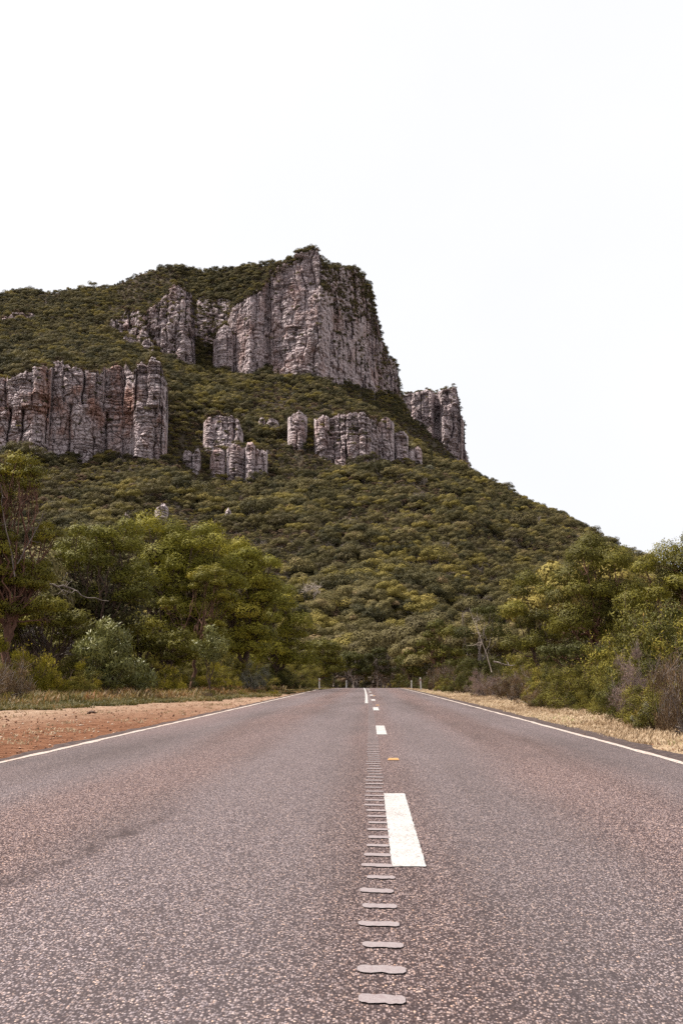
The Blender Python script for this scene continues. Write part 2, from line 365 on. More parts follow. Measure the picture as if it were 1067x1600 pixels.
# ================================================================== ROAD
ys = np.unique(np.concatenate([np.linspace(-6, 30, 145), np.linspace(30, 170, 180)]))
def strip(name, x0, x1, z, mt, y0, y1, parent, step=.25, rag=0.0, seed=1, thick=0.0, curve=True, nx=2):
    y = np.arange(y0, y1+1e-6, step) if (y1-y0) > step else np.array([y0, y1])
    c = cshift(y) if curve else 0*y
    a = x0+c+rag*fbm(y*1.7, 0*y, seed=seed, n=5); b = x1+c+rag*fbm(y*1.7, 0*y+9, seed=seed+5, n=5)
    tt = np.linspace(0, 1, nx)
    X = a[:, None]*(1-tt)+b[:, None]*tt
    Y = np.repeat(y[:, None], nx, 1); Z = np.repeat((zg(y)+z)[:, None], nx, 1)
    V = np.stack([X, Y, Z], -1).reshape(-1, 3)
    return link(name, mesh(name, V, grid_quads(len(y), nx), mt), parent)
road = strip('road', EL-.27, ER+.40, 0, M['asphalt'], -6, 165, None, step=.15, rag=.13, seed=11, nx=24)
road['kind'] = 'structure'; road['label'] = 'pinkish grey chip sealed two lane road running to a low crest'
strip('edge_line', EL-.055, EL+.05, .004, M['edge_paint'], -4, 130, road, .12, .035, 21)['label'] = 'worn white edge line beside the red gravel'
strip('edge_line', ER-.05, ER+.05, .004, M['edge_paint'], -4, 130, road, .12, .03, 31)['label'] = 'worn white edge line beside the dry grass'
strip('barrier_line', -.16, -.05, .004, M['paint'], 36, 128, road, .5, .004, 41)['label'] = 'solid white line starting part way to the crest'
def dash(y0, y1):
    y = np.arange(y0, y1+.001, .03); c = cshift(y)
    a = .09+c+.004*fbm(y*30, 0*y, seed=3); b = .25+c+.004*fbm(y*30, 0*y+4, seed=8)
    tt = np.linspace(0, 1, 8); X = a[:, None]*(1-tt)+b[:, None]*tt; Y = np.repeat(y[:, None], 8, 1)
    Y[0] += .012*fbm(X[0]*60, X[0]*0, seed=int(y0)); Y[-1] += .012*fbm(X[-1]*60, X[-1]*0+3, seed=int(y0))
    V = np.stack([X, Y, np.repeat((zg(y)+.0045)[:, None], 8, 1)], -1).reshape(-1, 3)
    link('lane_dash', mesh('lane_dash', V, grid_quads(len(y), 8), M['paint']), road)
for y0, y1 in [(4.87, 7.88)]+[(16.0+12*i, 19.0+12*i) for i in range(9)]: dash(y0, y1)
# rumble grooves filled grey, each a rounded bar
rng = np.random.default_rng(5)
def bars(y_list, name, kind=None):
    mb = MB()
    for y in y_list:
        L = -.04+.012*rng.normal(); Rr = .095+.006*rng.normal(); hw = .038+.003*rng.normal(); yaw = -.10+.04*rng.normal()
        if y > 7.9: L -= .01
        n = 15; tt = np.linspace(0, 1, n); xx = L+(Rr-L)*tt
        taper = np.clip(np.minimum(tt, 1-tt)*9+.25, 0, 1)**.5
        w1 = hw*taper*(1+.3*fbm(tt*9, 0*tt+y*3, seed=2)); w2 = hw*taper*(1+.3*fbm(tt*9, 0*tt+y*3+5, seed=2))
        yc = y+(xx-.03)*yaw+.004*fbm(tt*4, 0*tt+y, seed=6)
        c = float(cshift(y)); z = float(zg(y))+.005
        V = np.concatenate([np.stack([xx+c, yc-w1, 0*xx+z], -1), np.stack([xx+c, yc+w2, 0*xx+z], -1)])
        mb.add(V, grid_quads(2, n))
    o = link(name, mb.mesh(name, M['groove'], smooth=False), road)
    if kind: o['kind'] = kind
yb = 1.78; ylist = []
while yb < 60: ylist.append(yb); yb += .283
for y in ylist[:95]: bars([y], 'rumble_bar')
bars(ylist[95:], 'rumble_bar', 'stuff')

# ================================================================== HILLSIDE
TX = [-900, -300, 0, 150, 205, 250, 300, 330, 380, 420, 500, 540, 570, 620, 650, 700, 740, 800, 880, 930, 1000, 1067, 1300, 1800]
TB = {  # r1, r2, r3, r4 : (D, py)
 -900: [(650, 800), (760, 740), (950, 680), (1150, 640)],
 -300: [(680, 735), (770, 610), (960, 550), (1150, 490)],
 0:    [(680, 712), (765, 578), (960, 524), (1150, 458)],
 150:  [(690, 708), (770, 572), (950, 530), (1110, 447)],
 205:  [(690, 708), (775, 590), (950, 552), (1095, 422)],
 250:  [(690, 706), (780, 610), (950, 570), (1080, 417)],
 300:  [(690, 735), (790, 640), (960, 580), (1090, 427)],
 330:  [(690, 742), (790, 655), (960, 582), (1085, 424)],
 380:  [(690, 744), (790, 662), (945, 592), (1060, 416)],
 420:  [(695, 745), (800, 662), (935, 595), (1030, 408)],
 500:  [(720, 738), (810, 655), (940, 594), (1020, 402)],
 540:  [(730, 738), (815, 652), (985, 597), (1090, 425)],
 570:  [(740, 738), (825, 645), (1020, 606), (1130, 450)],
 620:  [(780, 728), (870, 668), (1070, 632), (1180, 600)],
 650:  [(800, 728), (900, 690), (1000, 662), (1200, 690)],
 700:  [(820, 742), (900, 718), (960, 700), (1200, 740)],
 740:  [(830, 753), (900, 738), (940, 731), (1200, 780)],
 800:  [(830, 786), (880, 776), (910, 770), (1200, 830)],
 880:  [(780, 821), (830, 813), (850, 810), (1150, 870)],
 930:  [(745, 844), (780, 838), (800, 836), (1100, 900)],
 1000: [(690, 880), (720, 874), (740, 872), (1000, 930)],
 1067: [(640, 915), (670, 908), (690, 906), (950, 960)],
 1300: [(520, 1000), (560, 992), (580, 990), (800, 1020)],
 1800: [(420, 1040), (450, 1036), (470, 1034), (700, 1045)],
}
def zpix(px, py, D): return pt(px, py, D)[..., 2]
_px = np.arange(-900, 1800, 5.0)
_D = np.zeros((4, len(_px))); _Y = np.zeros((4, len(_px)))
for r in range(4):
    _D[r] = np.interp(_px, TX, [TB[x][r][0] for x in TX]); _Y[r] = np.interp(_px, TX, [TB[x][r][1] for x in TX])
    ker = np.hanning(7); ker /= ker.sum()
    _D[r] = np.convolve(np.pad(_D[r], 3, 'edge'), ker, 'valid'); _Y[r] = np.convolve(np.pad(_Y[r], 3, 'edge'), ker, 'valid')
_Z = np.stack([zpix(_px, _Y[r], _D[r]) for r in range(4)])
FOOT = 235.0
def terr(px, D):
    """height of the hillside at azimuth column px and distance D"""
    px = np.asarray(px, float); D = np.asarray(D, float)
    Ds = [np.interp(px, _px, _D[r]) for r in range(4)]; Zs = [np.interp(px, _px, _Z[r]) for r in range(4)]
    K = [np.full_like(px, 150.), np.full_like(px, FOOT)]+Ds+[Ds[3]+500]
    H = [np.full_like(px, -5.), np.full_like(px, -3.)]+Zs+[Zs[3]-160]
    z = H[0]
    for i in range(len(K)-1):
        t = np.clip((D-K[i])/np.maximum(K[i+1]-K[i], 1), 0, 1)
        if i == 1: t = t**1.12
        z = z + (H[i+1]-H[i])*t
    e = hdir(px)*D[..., None]
    a = np.clip((D-220)/180, 0, 1)
    fade = 1-np.clip((D-(Ds[2]-30))/60, 0, 1)*.75
    z = z + a*fade*(12*fbm(e[..., 0]/95, e[..., 1]/150, seed=40, n=4) + 1.2*fbm(e[..., 0]/16, e[..., 1]/22, seed=50, n=2))
    return z
pxg = np.linspace(-850, 1780, 460)
Dg = np.concatenate([np.linspace(170, 600, 110), np.linspace(604, 1250, 210), np.linspace(1270, 1600, 12)])
PX, DD = np.meshgrid(pxg, Dg); ZZ = terr(PX, DD); hd = hdir(PX)
V = np.stack([hd[..., 0]*DD, hd[..., 1]*DD, ZZ], -1).reshape(-1, 3)
link('hillside_terrain', mesh('hillside_terrain', V, grid_quads(len(Dg), len(pxg)), M['soil']), kind='structure')

# ================================================================== CLIFFS
cliff_masks = []; ledge_pts = []
def cells(s, wmin, wmax, seed, span=4000):
    rg = np.random.default_rng(seed); n = int(span/wmin)+2
    e = np.cumsum(wmin*(wmax*1.25/wmin)**(rg.random(n)**1.3)) - span/2
    i = np.clip(np.searchsorted(e, s), 1, n-1)
    w = e[i]-e[i-1]; return i, (s-e[i-1])/w, w
def blocks(u, v, seed):
    """rectangular-ish fracture cells: (cell id hash, distance to the nearest joint)"""
    ui, vi = np.floor(u), np.floor(v); b1 = np.full(u.shape, 9.); b2 = np.full(u.shape, 9.); h = np.zeros(u.shape)
    for a in (-1, 0, 1):
        for b in (-1, 0, 1):
            cu = ui+a; cv = vi+b
            du = np.abs(cu+.5+.8*(hsh(cu, cv, 1, seed)-.5)-u); dv = np.abs(cv+.5+.8*(hsh(cu, cv, 2, seed)-.5)-v)
            d = np.maximum(du, dv)+.25*np.minimum(du, dv); hh = hsh(cu, cv, 3, seed)
            n1 = d < b1; b2 = np.where(n1, b1, np.minimum(b2, d)); h = np.where(n1, hh, h); b1 = np.where(n1, d, b1)
    return h, b2-b1
def cliff(label, Tp, Bp, Dp, seed, mt='rock', back=45, rnd_px=4, step=.6, pil=(8, 18), amp=1.0, batter=.10, bury=10, ledge=.0, group=None, topnoise=3.0, name='cliff', category='cliff', sub=(2.4, 6), bed=(1.2, 3.8), veg=0, topveg=1.0, vegf=None, pw=1.0):
    x0, x1 = Tp[0][0], Tp[-1][0]; D0 = np.mean([d for _, d in Dp]); mpp = D0/F
    n = max(14, int((x1-x0)*mpp/step)); e = np.linspace(-1, 1, n)
    # denser toward the rounded ends
    rr = min(.9, 2*rnd_px/(x1-x0)); px = x0+(x1-x0)*(e+1)/2
    D = np.interp(px, *zip(*Dp)); 
    ends = np.minimum(px-x0, x1-px)/rnd_px; q = np.clip(1-ends, 0, 1)
    recess = (1-np.sqrt(np.clip(1-q**2, 0, 1)))*min(back*.9, rnd_px*mpp*1.6)
    D = D+recess
    P2 = hdir(px)*D[:, None]; ds = np.linalg.norm(np.diff(P2, axis=0), axis=1); s = np.concatenate([[0], np.cumsum(ds)])+seed*37.7
    T = np.interp(px, *zip(*Tp)); B = np.interp(px, *zip(*Bp))
    zt = zpix(px, T, D); zb = zpix(px, B, D)-bury
    ip, tp_, wp_ = cells(s+1.0*fbm(s/30, 0*s, seed=seed), pil[0], pil[1], seed)
    zt = zt + topnoise*(hsh(ip, 0, 1, seed)-.6)*(1 if topnoise > 1.3 else .7) + .35*topnoise*(hsh(cells(s, sub[0], sub[1], seed+1)[0], 2, 1, seed)-.5) + topnoise*.9*fbm(s/5, 0*s, seed=seed+44, n=3)
    H = (zt-zb).max(); m = max(10, int(H/step)); v = np.linspace(0, 1, m)
    Z = zb[None]+(zt-zb)[None]*v[:, None]; Sg = np.repeat(s[None], m, 0)
    # pillars, warped with height, joints of very unequal depth
    big = 1 if H > 60 else .55
    sw = Sg+big*(9 if pw < 1.2 else 3)*fbm(Sg/40, Z/34, seed=seed+3)+1.3*fbm(Sg/6, Z/8, seed=seed+4)
    tier = np.floor((Z+9*fbm(Sg/50, 0*Z, seed=seed+77))/((38 if H > 60 else 17)*(1 if pw < 1.2 else 2.4)))
    ia, ta, wa = cells(sw, pil[0], pil[1], seed); ib, tb_, wb = cells(sw+11, pil[0], pil[1], seed+900)
    odd = (tier % 2) == 1; i1 = np.where(odd, ib+500, ia); t1 = np.where(odd, tb_, ta); w1 = np.where(odd, wb, wa)
    cs1 = pw*hsh(i1+(t1 > .5), np.floor(Z/30+hsh(i1, 9, 9, seed)), 4, seed)**2.6
    skew = (t1-.5)*(hsh(i1, 12, 0, seed)-.5)*w1*.5
    d = amp*(pw*w1*.12*(1-np.abs(2*t1-1)**5)+4.2*pw*(hsh(i1, 5, 0, seed)-.5)+1.6*(hsh(tier, 5, 5, seed)-.5))+amp*skew
    d -= amp*4.6*cs1*np.exp(-(np.minimum(t1, 1-t1)*w1/.8)**2)
    d += amp*big*(8.5*fbm(Sg/30, Z/60, seed=seed+70, n=2)) if pw < 1.2 else amp*big*3*fbm(Sg/38, Z/70, seed=seed+70, n=2)
    if H > 60 and pw < 1.2: d += amp*(2.2*(hsh(tier, np.floor(sw/30), 15, seed)-.5)) + 2.5*np.abs(fbm(Sg/16, Z/22, seed=seed+71, n=3))
    hb, eb = blocks((sw+.25*Z)/8.5, (Z+3*fbm(Sg/20, Z/20, seed=seed+8)-.15*Sg)/11, seed+5)
    d += amp*(4.6/pw*(hb-.5)) - amp*2.2*np.clip(1-eb/.10, 0, 1)*hsh(np.floor(hb*999), 2, 2, seed)
    hb2, eb2 = blocks(sw/sub[1]*1.6, (Z+1.5*fbm(Sg/9, Z/9, seed=seed+18))/(sub[1]*.62), seed+6)
    d += amp*(2.3*(hb2-.5)) - amp*1.15*np.clip(1-eb2/.16, 0, 1)
    hb3, eb3 = blocks(sw/1.7, Z/1.5, seed+7)
    d += amp*(.75*(hb3-.5)) - amp*.25*np.clip(1-eb3/.25, 0, 1)
    # bedding
    zw = Z+1.6*fbm(Sg/30, Z/40, seed=seed+9)+.7*fbm(Sg/7, Z/7, seed=seed+12)+.04*Sg
    i3, t3, w3 = cells(zw, bed[0], bed[1], seed+2)
    bstr = np.clip(.55+1.6*fbm(Sg/22, Z/26, seed=seed+20), 0.1, 1.3)
    d += amp*bstr*(1.8*(hsh(i3, i1, 8, seed)-.5)) - amp*bstr*1.5*np.exp(-(np.minimum(t3, 1-t3)*w3/.32)**2)
    d += amp*(1.7*fbm(Sg/12, Z/14, seed=seed+30)+.4*fbm(Sg/1.8, Z/1.5, seed=seed+31))
    # round the top edge and ends
    d -= (.6 if x1-x0 > 50 else 1.8)*np.clip((Z-(zt[None]-2))/2, 0, 1)**2
    d *= np.clip(ends, .0, 1)[None]**.5
    Df = D[None]+batter*(Z-Z[:1])-d
    if ledge: Df = Df+ledge*np.clip(v[:, None]-.55, 0, 1)*20
    hx = hdir(px)
    rows = [np.stack([hx[None, :, 0]*Df, hx[None, :, 1]*Df, Z], -1)]
    Dt = Df[-1]; zc = Z[-1]; Dbk = D+back
    for f in (.04, .1, .2, .4, .7, 1.0):
        dd = Dt+(np.maximum(Dbk, Dt+1)-Dt)*f
        zz = zc+1.3*fbm(s/3, s*0+f*9, seed=seed+50)*(1 if f < 1 else 0)+f*1.0-(3 if f == 1 else 0)
        rows.append(np.stack([hx[:, 0]*dd, hx[:, 1]*dd, zz], -1)[None])
    rows.append(np.stack([hx[:, 0]*dd, hx[:, 1]*dd, zb], -1)[None])
    A = np.concatenate(rows, 0); nr = A.shape[0]
    Q = grid_quads(nr, n)
    lastrow = np.arange(n-1); Qb = np.stack([(nr-1)*n+lastrow, (nr-1)*n+lastrow+1, lastrow+1, lastrow], -1)
    Q = np.concatenate([Q, Qb])
    o = link(name, mesh(name, A.reshape(-1, 3), Q, M[mt], smooth=False), label=label, category=category, group=group)
    cliff_masks.append((px.copy(), D.copy(), D+back, zt.copy(), zb.copy(), batter))
    rg = np.random.default_rng(seed+99)
    if topveg:
        for _ in range(int((x1-x0)*mpp*back/16*topveg)):
            c = rg.integers(0, n); f = rg.uniform(.02, 1); q_ = A[m-1, c]*(1-f)+A[-2, c]*f
            ledge_pts.append((q_[0], q_[1], q_[2]-.2, rg.uniform(.45, .95)))
    # shrubs wherever the face steps back into a ledge
    if veg:
        dl = Df[1:]-Df[:-1]; js, cs = np.nonzero(dl > (.9 if vegf is None else .45))
        wgt = np.clip(.25+1.2*(v[js])**2+.8*fbm(s[cs]/18, Z[js, cs]/18, seed=seed+60), .02, 2)
        if vegf is not None: wgt = wgt*(1+vegf(px[cs], v[js]))
        pick = rg.random(len(js)) < wgt*veg*.1
        for j, c in zip(js[pick], cs[pick]):
            q_ = A[j+1, c]; ledge_pts.append((q_[0], q_[1], q_[2]-.3, rg.uniform(.28, .6)))
    return o

# summit wall: broad front then the long right-hand face running away
cliff('tall pale grey summit cliff of vertical pillars below the highest peak',
      [(345, 500), (350, 478), (362, 462), (385, 447), (408, 436), (414, 418), (440, 400), (462, 386), (478, 380), (492, 380), (497, 388), (500, 408), (520, 410), (550, 416), (572, 427), (582, 445), (586, 470), (595, 505), (603, 535), (610, 553), (622, 563), (626, 580), (628, 605), (634, 640), (640, 650)],
      [(345, 566), (360, 580), (400, 590), (480, 593), (530, 596), (560, 606), (600, 628), (640, 655)],
      [(345, 968), (362, 950), (382, 935), (400, 940), (412, 950), (422, 935), (460, 922), (495, 918), (515, 935), (540, 965), (580, 1020), (600, 1050), (615, 1075), (640, 1120)],
      seed=11, back=75, rnd_px=5, step=.55, pil=(9, 22), amp=1.2, batter=.10, veg=.3, topveg=1.6, topnoise=1.2, vegf=lambda p, v: 9*((p > 499) & (p < 592) & (v > .62+.0*p))*np.clip((v-.6)*5, 0, 1)+4*((p > 520) & (v > .2))+12*((p < 480) & (v > .93))-.6)
cliff('short rounded buttress at the left foot of the summit cliff', [(322, 530), (330, 512), (340, 505), (350, 510), (356, 530)], [(322, 566), (356, 572)], [(322, 955), (356, 945)], 12, back=30, rnd_px=9, step=.55, pil=(9, 16), topnoise=1.5)
cliff('dark broken rock band in the gully left of the summit cliff', [(282, 450), (300, 440), (330, 438), (352, 446), (372, 452)], [(282, 555), (330, 565), (372, 575)], [(282, 985), (330, 975), (372, 968)], 13, back=50, rnd_px=6, step=.7, pil=(6, 14), batter=.42, veg=3.2, topnoise=4)
cliff('patchy rock face half hidden in scrub left of the broken rocky rib', [(140, 506), (152, 492), (166, 484), (176, 468), (190, 466), (200, 478), (210, 486), (216, 505)], [(140, 540), (180, 548), (216, 560)], [(140, 968), (180, 955), (216, 945)], 20, back=45, rnd_px=6, step=.6, pil=(4, 11), amp=1.4, batter=.4, veg=1.6, topnoise=4, sub=(1.8, 4))
cliff('broken rocky rib with shrubs left of the dark gully', [(182, 512), (192, 496), (204, 488), (212, 478), (222, 466), (232, 455), (243, 440), (258, 430), (272, 428), (284, 436), (290, 470), (293, 560)], [(182, 525), (200, 545), (225, 565), (245, 575), (293, 578)], [(182, 982), (200, 958), (240, 940), (270, 926), (293, 938)], 14, back=60, rnd_px=6, step=.6, pil=(6, 13), amp=1.6, batter=.30, veg=1.0)
for sd_, lab, a in ((16, 'knobbly pale outcrop low in the scrub left of the rocky rib', (166, 202, 518, 552, 945)),
               (17, 'small pale outcrop farthest left above the big red cliff', (142, 168, 497, 535, 968)), (18, 'shallow grey rock ledge high on the left slope', (-30, 42, 481, 503, 1015)),
               (19, 'pale broken crag beside the rocky rib', (204, 224, 520, 556, 935))):
    xa, xb, ya, yb_, dd_ = a; w_ = xb-xa
    cliff(lab, [(xa, ya+12), (xa+w_*.25, ya+2), (xa+w_*.6, ya), (xb, ya+14)], [(xa, yb_), (xb, yb_)], [(xa, dd_), (xb, dd_)], sd_, back=30, rnd_px=5, step=.55, pil=(4, 9), amp=1.0, batter=.3, veg=.8, topnoise=2, category='rock outcrop', name='rock_outcrop', group='pale crags scattered on the upper left slope', sub=(1.8, 4))
cliff('broad reddish lower cliff of tall pillars on the left',
      [(-130, 600), (-60, 592), (0, 582), (20, 575), (55, 568), (60, 566), (90, 569), (118, 568), (132, 575), (137, 584), (146, 572), (165, 567), (180, 570), (192, 580), (198, 568), (204, 560), (222, 556), (234, 562), (242, 580), (248, 600), (251, 640)],
      [(-130, 705), (0, 704), (60, 710), (110, 708), (150, 702), (200, 692), (251, 698)],
      [(-130, 704), (0, 684), (30, 675), (56, 680), (60, 690), (90, 683), (130, 676), (150, 688), (190, 682), (200, 672), (235, 668), (251, 684)],
      seed=21, mt='rock_red', back=70, rnd_px=7, step=.42, pil=(9, 19), amp=1.15, batter=.06, veg=.12, topnoise=4, topveg=.9, pw=1.4)
cliff('wide seamed cliff band in the middle of the lower slope', [(497, 662), (505, 648), (520, 644), (532, 639), (552, 637), (572, 643), (590, 652), (602, 668)], [(497, 695), (520, 715), (540, 736), (575, 742), (590, 715), (602, 708)], [(497, 735), (540, 722), (575, 722), (602, 745)], 22, back=55, rnd_px=6, step=.45, pil=(5, 11), amp=1.1, batter=.16, veg=.45, sub=(1.6, 4), bed=(1, 2.8), pw=1.5)
def pillar(lab, xa, xb, yt, yb_, D, sd_, mt='rock', grp='pale rock pillars on the middle slope', lean=0, b=.07):
    w_ = xb-xa
    cliff(lab, [(xa, yt+9+hsh(sd_, 1, 0, 3)*6), (xa+w_*.2, yt+1+hsh(sd_, 2, 0, 3)*6), (xa+w_*(.35+.4*hsh(sd_, 3, 0, 3)), yt), (xa+w_*.85, yt+1+hsh(sd_, 4, 0, 3)*6), (xb, yt+8+hsh(sd_, 5, 0, 3)*6)], [(xa, yb_), (xb, yb_)], [(xa, D), (xb, D)], sd_, mt=mt, back=w_*D/F*1.1, rnd_px=w_*.46, step=.38, pil=(4, 12), amp=.95, batter=b+.05, veg=.35, topnoise=1.6, name='rock_pillar', category='rock pillar', group=grp, sub=(2, 5), bed=(.9, 2.6), topveg=.5)
pillar('squat pale pillar at the left of the central four', 321, 346, 697, 736, 672, 31)
pillar('widest of the four central pale pillars', 347, 379, 690, 740, 668, 32)
pillar('slimmest of the four central pale pillars', 378, 394, 687, 742, 666, 33)
pillar('right end pillar of the central four', 392, 414, 697, 742, 668, 34)
pillar('low stump of rock left of the central pillars', 277, 292, 699, 724, 676, 35)
pillar('low round rock just left of the squat central pillar', 292, 306, 701, 726, 674, 36)
cliff('blocky shrub topped crag above the four central pillars', [(309, 655), (318, 645), (335, 640), (352, 641), (366, 650), (374, 675)], [(309, 690), (374, 700)], [(309, 722), (340, 715), (374, 722)], 37, back=40, rnd_px=8, step=.42, pil=(4, 9), amp=1.1, batter=.3, veg=.7, topnoise=2, name='rock_outcrop', category='rock outcrop')
pillar('leaning rounded pillar at the left of the middle cliff band', 446, 478, 640, 700, 735, 41)
pillar('pale slab pillar against the middle cliff band', 489, 517, 644, 702, 728, 42)
pillar('stout dark pillar at the right end of the cliff band', 591, 619, 648, 706, 740, 43)
pillar('short pillar below and right of the stout dark one', 617, 642, 671, 712, 752, 44)
pillar('twin knobs of rock farthest right on the slope', 640, 652, 698, 730, 760, 45)
pillar('rounded knob beside the farthest right rock on the slope', 650, 664, 694, 730, 762, 46)
pillar('small rounded rock in the trees left of the leaning pillar', 411, 432, 650, 676, 760, 47)
pillar('tiny pointed rock beside the small rounded one', 397, 410, 650, 668, 765, 48)
pillar('grey boulder in the trees above the left roadside gums', 234, 256, 787, 803, 480, 51, 'rock_far', grp='grey boulders showing through the lower forest')
pillar('dark upright boulder left of the grey one in the forest', 182, 196, 801, 814, 470, 52, 'rock_far', grp='grey boulders showing through the lower forest')
pillar('small grey boulder at middle height above the roadside gums', 345, 358, 791, 803, 500, 53, 'rock_far', grp='grey boulders showing through the lower forest')
cliff('distant square topped bluff beyond the right shoulder of the mountain',
      [(628, 616), (650, 612), (668, 609), (682, 609), (688, 614), (694, 608), (712, 605), (722, 604), (725, 622), (728, 648), (733, 656), (734, 668), (731, 690), (735, 705), (740, 722)],
      [(628, 700), (740, 775)], [(628, 1440), (680, 1425), (686, 1450), (692, 1450), (700, 1420), (722, 1425), (740, 1460)], 61, mt='rock_far', back=160, rnd_px=3, step=.9, pil=(12, 26), amp=1.5, batter=.05, bury=60, veg=.25, sub=(4, 9), bed=(2, 5), topveg=.7)

# ================================================================== TREES
def rdirs(n, rg):
    v = rg.normal(size=(n, 3)); return v/np.linalg.norm(v, axis=1)[:, None]
def leaves(mb, P, dirs, L, Wd, rg, tint, nrm=None, nb=.7):
    """kite shaped leaf at each P pointing along dirs"""
    n = len(P); L = L*rg.uniform(.65, 1.3, n)[:, None]; Wd = Wd*rg.uniform(.7, 1.25, n)[:, None]
    side = np.cross(dirs, rdirs(n, rg) if nrm is None else nrm*nb+rdirs(n, rg)*(1-nb)); side /= np.linalg.norm(side, axis=1)[:, None]+1e-9
    A = P-dirs*L*.5; B = P+side*Wd*.5-dirs*L*.08; C = P+dirs*L*.5; Dd = P-side*Wd*.5-dirs*L*.08
    V = np.stack([A, B, C, Dd], 1).reshape(-1, 3)
    mb.add(V, np.arange(n*4).reshape(-1, 4), np.repeat(tint, 4))
def puff(mb, c, r, n, L, Wd, rg, base, flat=.7, droop=.35, low=-.45, tv=.13, shell=.55, tang=False, nb=.6):
    d = rdirs(int(n*1.6), rg); d = d[d[:, 2] > low][:n]
    rad = shell+(1-shell)*rg.random(len(d))**.6
    lump = 1+(.22 if tang else .5)*fbm(d[:, 0]*2.6+c[0], d[:, 1]*2.6+c[1], d[:, 2]*2.6+c[2], seed=3, n=2)
    P = np.asarray(c)+d*rad[:, None]*lump[:, None]*r*np.array([1, 1, flat])
    dr = d*.75+rdirs(len(d), rg)*.8+np.array([0, 0, -droop]); dr /= np.linalg.norm(dr, axis=1)[:, None]
    up = d*np.array([1, 1, 1.0/flat]); up /= np.linalg.norm(up, axis=1)[:, None]
    if tang or droop >= 0: dr = np.cross(up, rdirs(len(d), rg))+.3*rdirs(len(d), rg)+np.array([0, 0, -droop*.8]); dr /= np.linalg.norm(dr, axis=1)[:, None]
    leaves(mb, P, dr, L, Wd, rg, np.clip(base+tv*rg.normal(size=len(d)), 0, 1), up, nb)
def curve(a, b, rg, n=6, sag=.12, wob=.06):
    a = np.asarray(a, float); b = np.asarray(b, float); t = np.linspace(0, 1, n)[:, None]; L = np.linalg.norm(b-a)
    P = a*(1-t)+b*t; P[:, 2] += (np.sin(t[:, 0]*math.pi)*-sag*L)
    w = rg.normal(size=(n, 3))*wob*L; w[0] = 0; w[-1] = 0
    return P+w
def branches(mb, base, cl, rg, r0, fork=.35, limbs=4, sag=.10, wob=.05, sides=6, twig=True):
    cl = np.asarray(cl); top = cl[:, :3].mean(0); base = np.asarray(base, float)
    h = max(top[2]-base[2], .5); f = base+np.array([(top[0]-base[0])*fork*.8, (top[1]-base[1])*fork*.8, h*fork])
    P = curve(base-[0, 0, .3], f, rg, 6, 0, .03); mb.tube(P, np.linspace(r0*1.25, r0*.85, 6), sides+1)
    az = np.arctan2(cl[:, 1]-f[1], cl[:, 0]-f[0])+rg.normal(size=len(cl))*.25
    gi = ((az+math.pi)/(2*math.pi)*limbs).astype(int) % limbs
    for g in range(limbs):
        idx = np.nonzero(gi == g)[0]
        if not len(idx): continue
        ce = cl[idx, :3].mean(0); e = f+(ce-f)*.6; e[2] -= .04*h
        Pl = curve(f, e, rg, 6, sag*.5, wob); r1 = r0*.72; mb.tube(Pl, np.linspace(r1, r1*.55, 6), sides)
        for i in idx:
            st = Pl[rg.integers(2, 6)]
            Pb = curve(st, cl[i, :3], rg, 6, sag, wob); mb.tube(Pb, np.linspace(r0*.3, r0*.09, 6), 5)
            if twig:
                for _ in range(5):
                    e2 = cl[i, :3]+rdirs(1, rg)[0]*cl[i, 3]*.8; mb.tube(curve(Pb[4], e2, rg, 4, 0, .08), [r0*.09, r0*.06, r0*.045, r0*.02], 3)

# ---- small forest variants (shared meshes)
def far_tree(seed, h, w, nclump, per, L, leaf, bark, dead=False, dome=True):
    cs = 1.0 if dead else (14.0/nclump)**.5
    rg = np.random.default_rng(seed); lf = MB(); br = MB(); cl = []
    tries = 0
    while len(cl) < nclump and tries < 900:
        tries += 1
        a = rg.uniform(0, 2*math.pi); rr = w*.5*math.sqrt(rg.random())
        zz = h*(.60+.34*math.sqrt(max(0, 1-(rr/(w*.52))**2)))-rg.random()**2*h*.30
        p = np.array([rr*math.cos(a), rr*math.sin(a), zz, w*rg.uniform(.155, .25)*cs])
        if all(np.linalg.norm(p[:3]-q[:3]) > .62*(p[3]+q[3])*.8 for q in cl): cl.append(p)
    cl = np.array(cl)
    branches(br, (0, 0, -.6), cl, rg, .022*h+.02, fork=.38, limbs=4, sides=4, twig=dead, wob=.09)
    if dead:
        for q in cl:
            for _ in range(6):
                e2 = q[:3]+rdirs(1, rg)[0]*q[3]*1.6; br.tube(curve(q[:3], e2, rg, 4, 0, .1), [.04, .03, .02, .01], 3)
    else:
        for q in cl:
            puff(lf, q[:3], q[3], per, L, L*.6, rg, .45+.13*rg.normal(), flat=.8, low=-.35, droop=.0, tv=.10, shell=.7, tang=True, nb=.88)
    V = np.concatenate(lf.V+br.V) if lf.V else np.concatenate(br.V)
    nq = sum(len(q) for q in lf.Q); Qs = ([np.concatenate(lf.Q)] if lf.V else [])+[np.concatenate(br.Q)+(lf.n if lf.V else 0)]
    Q = np.concatenate(Qs); tint = np.concatenate(lf.A+br.A)
    return mesh('tree_variant', V, Q, [M[leaf], M[bark]], midx=np.concatenate([np.zeros(nq), np.ones(len(Q)-nq)]), smooth=False, attrs={'tint': tint})
VAR = []
M['leaf_scrub'] = leaf_mat('leaf_scrub', [(0, (0.032, 0.030, 0.013)), (.5, (0.064, 0.054, 0.020)), (1, (0.104, 0.084, 0.029))], obvar=.8, trans=.08)
M['leaf_lime'] = leaf_mat('leaf_lime', [(0, (0.094, 0.076, 0.021)), (.5, (0.163, 0.130, 0.031)), (1, (0.251, 0.190, 0.051))], obvar=.6, trans=.1)
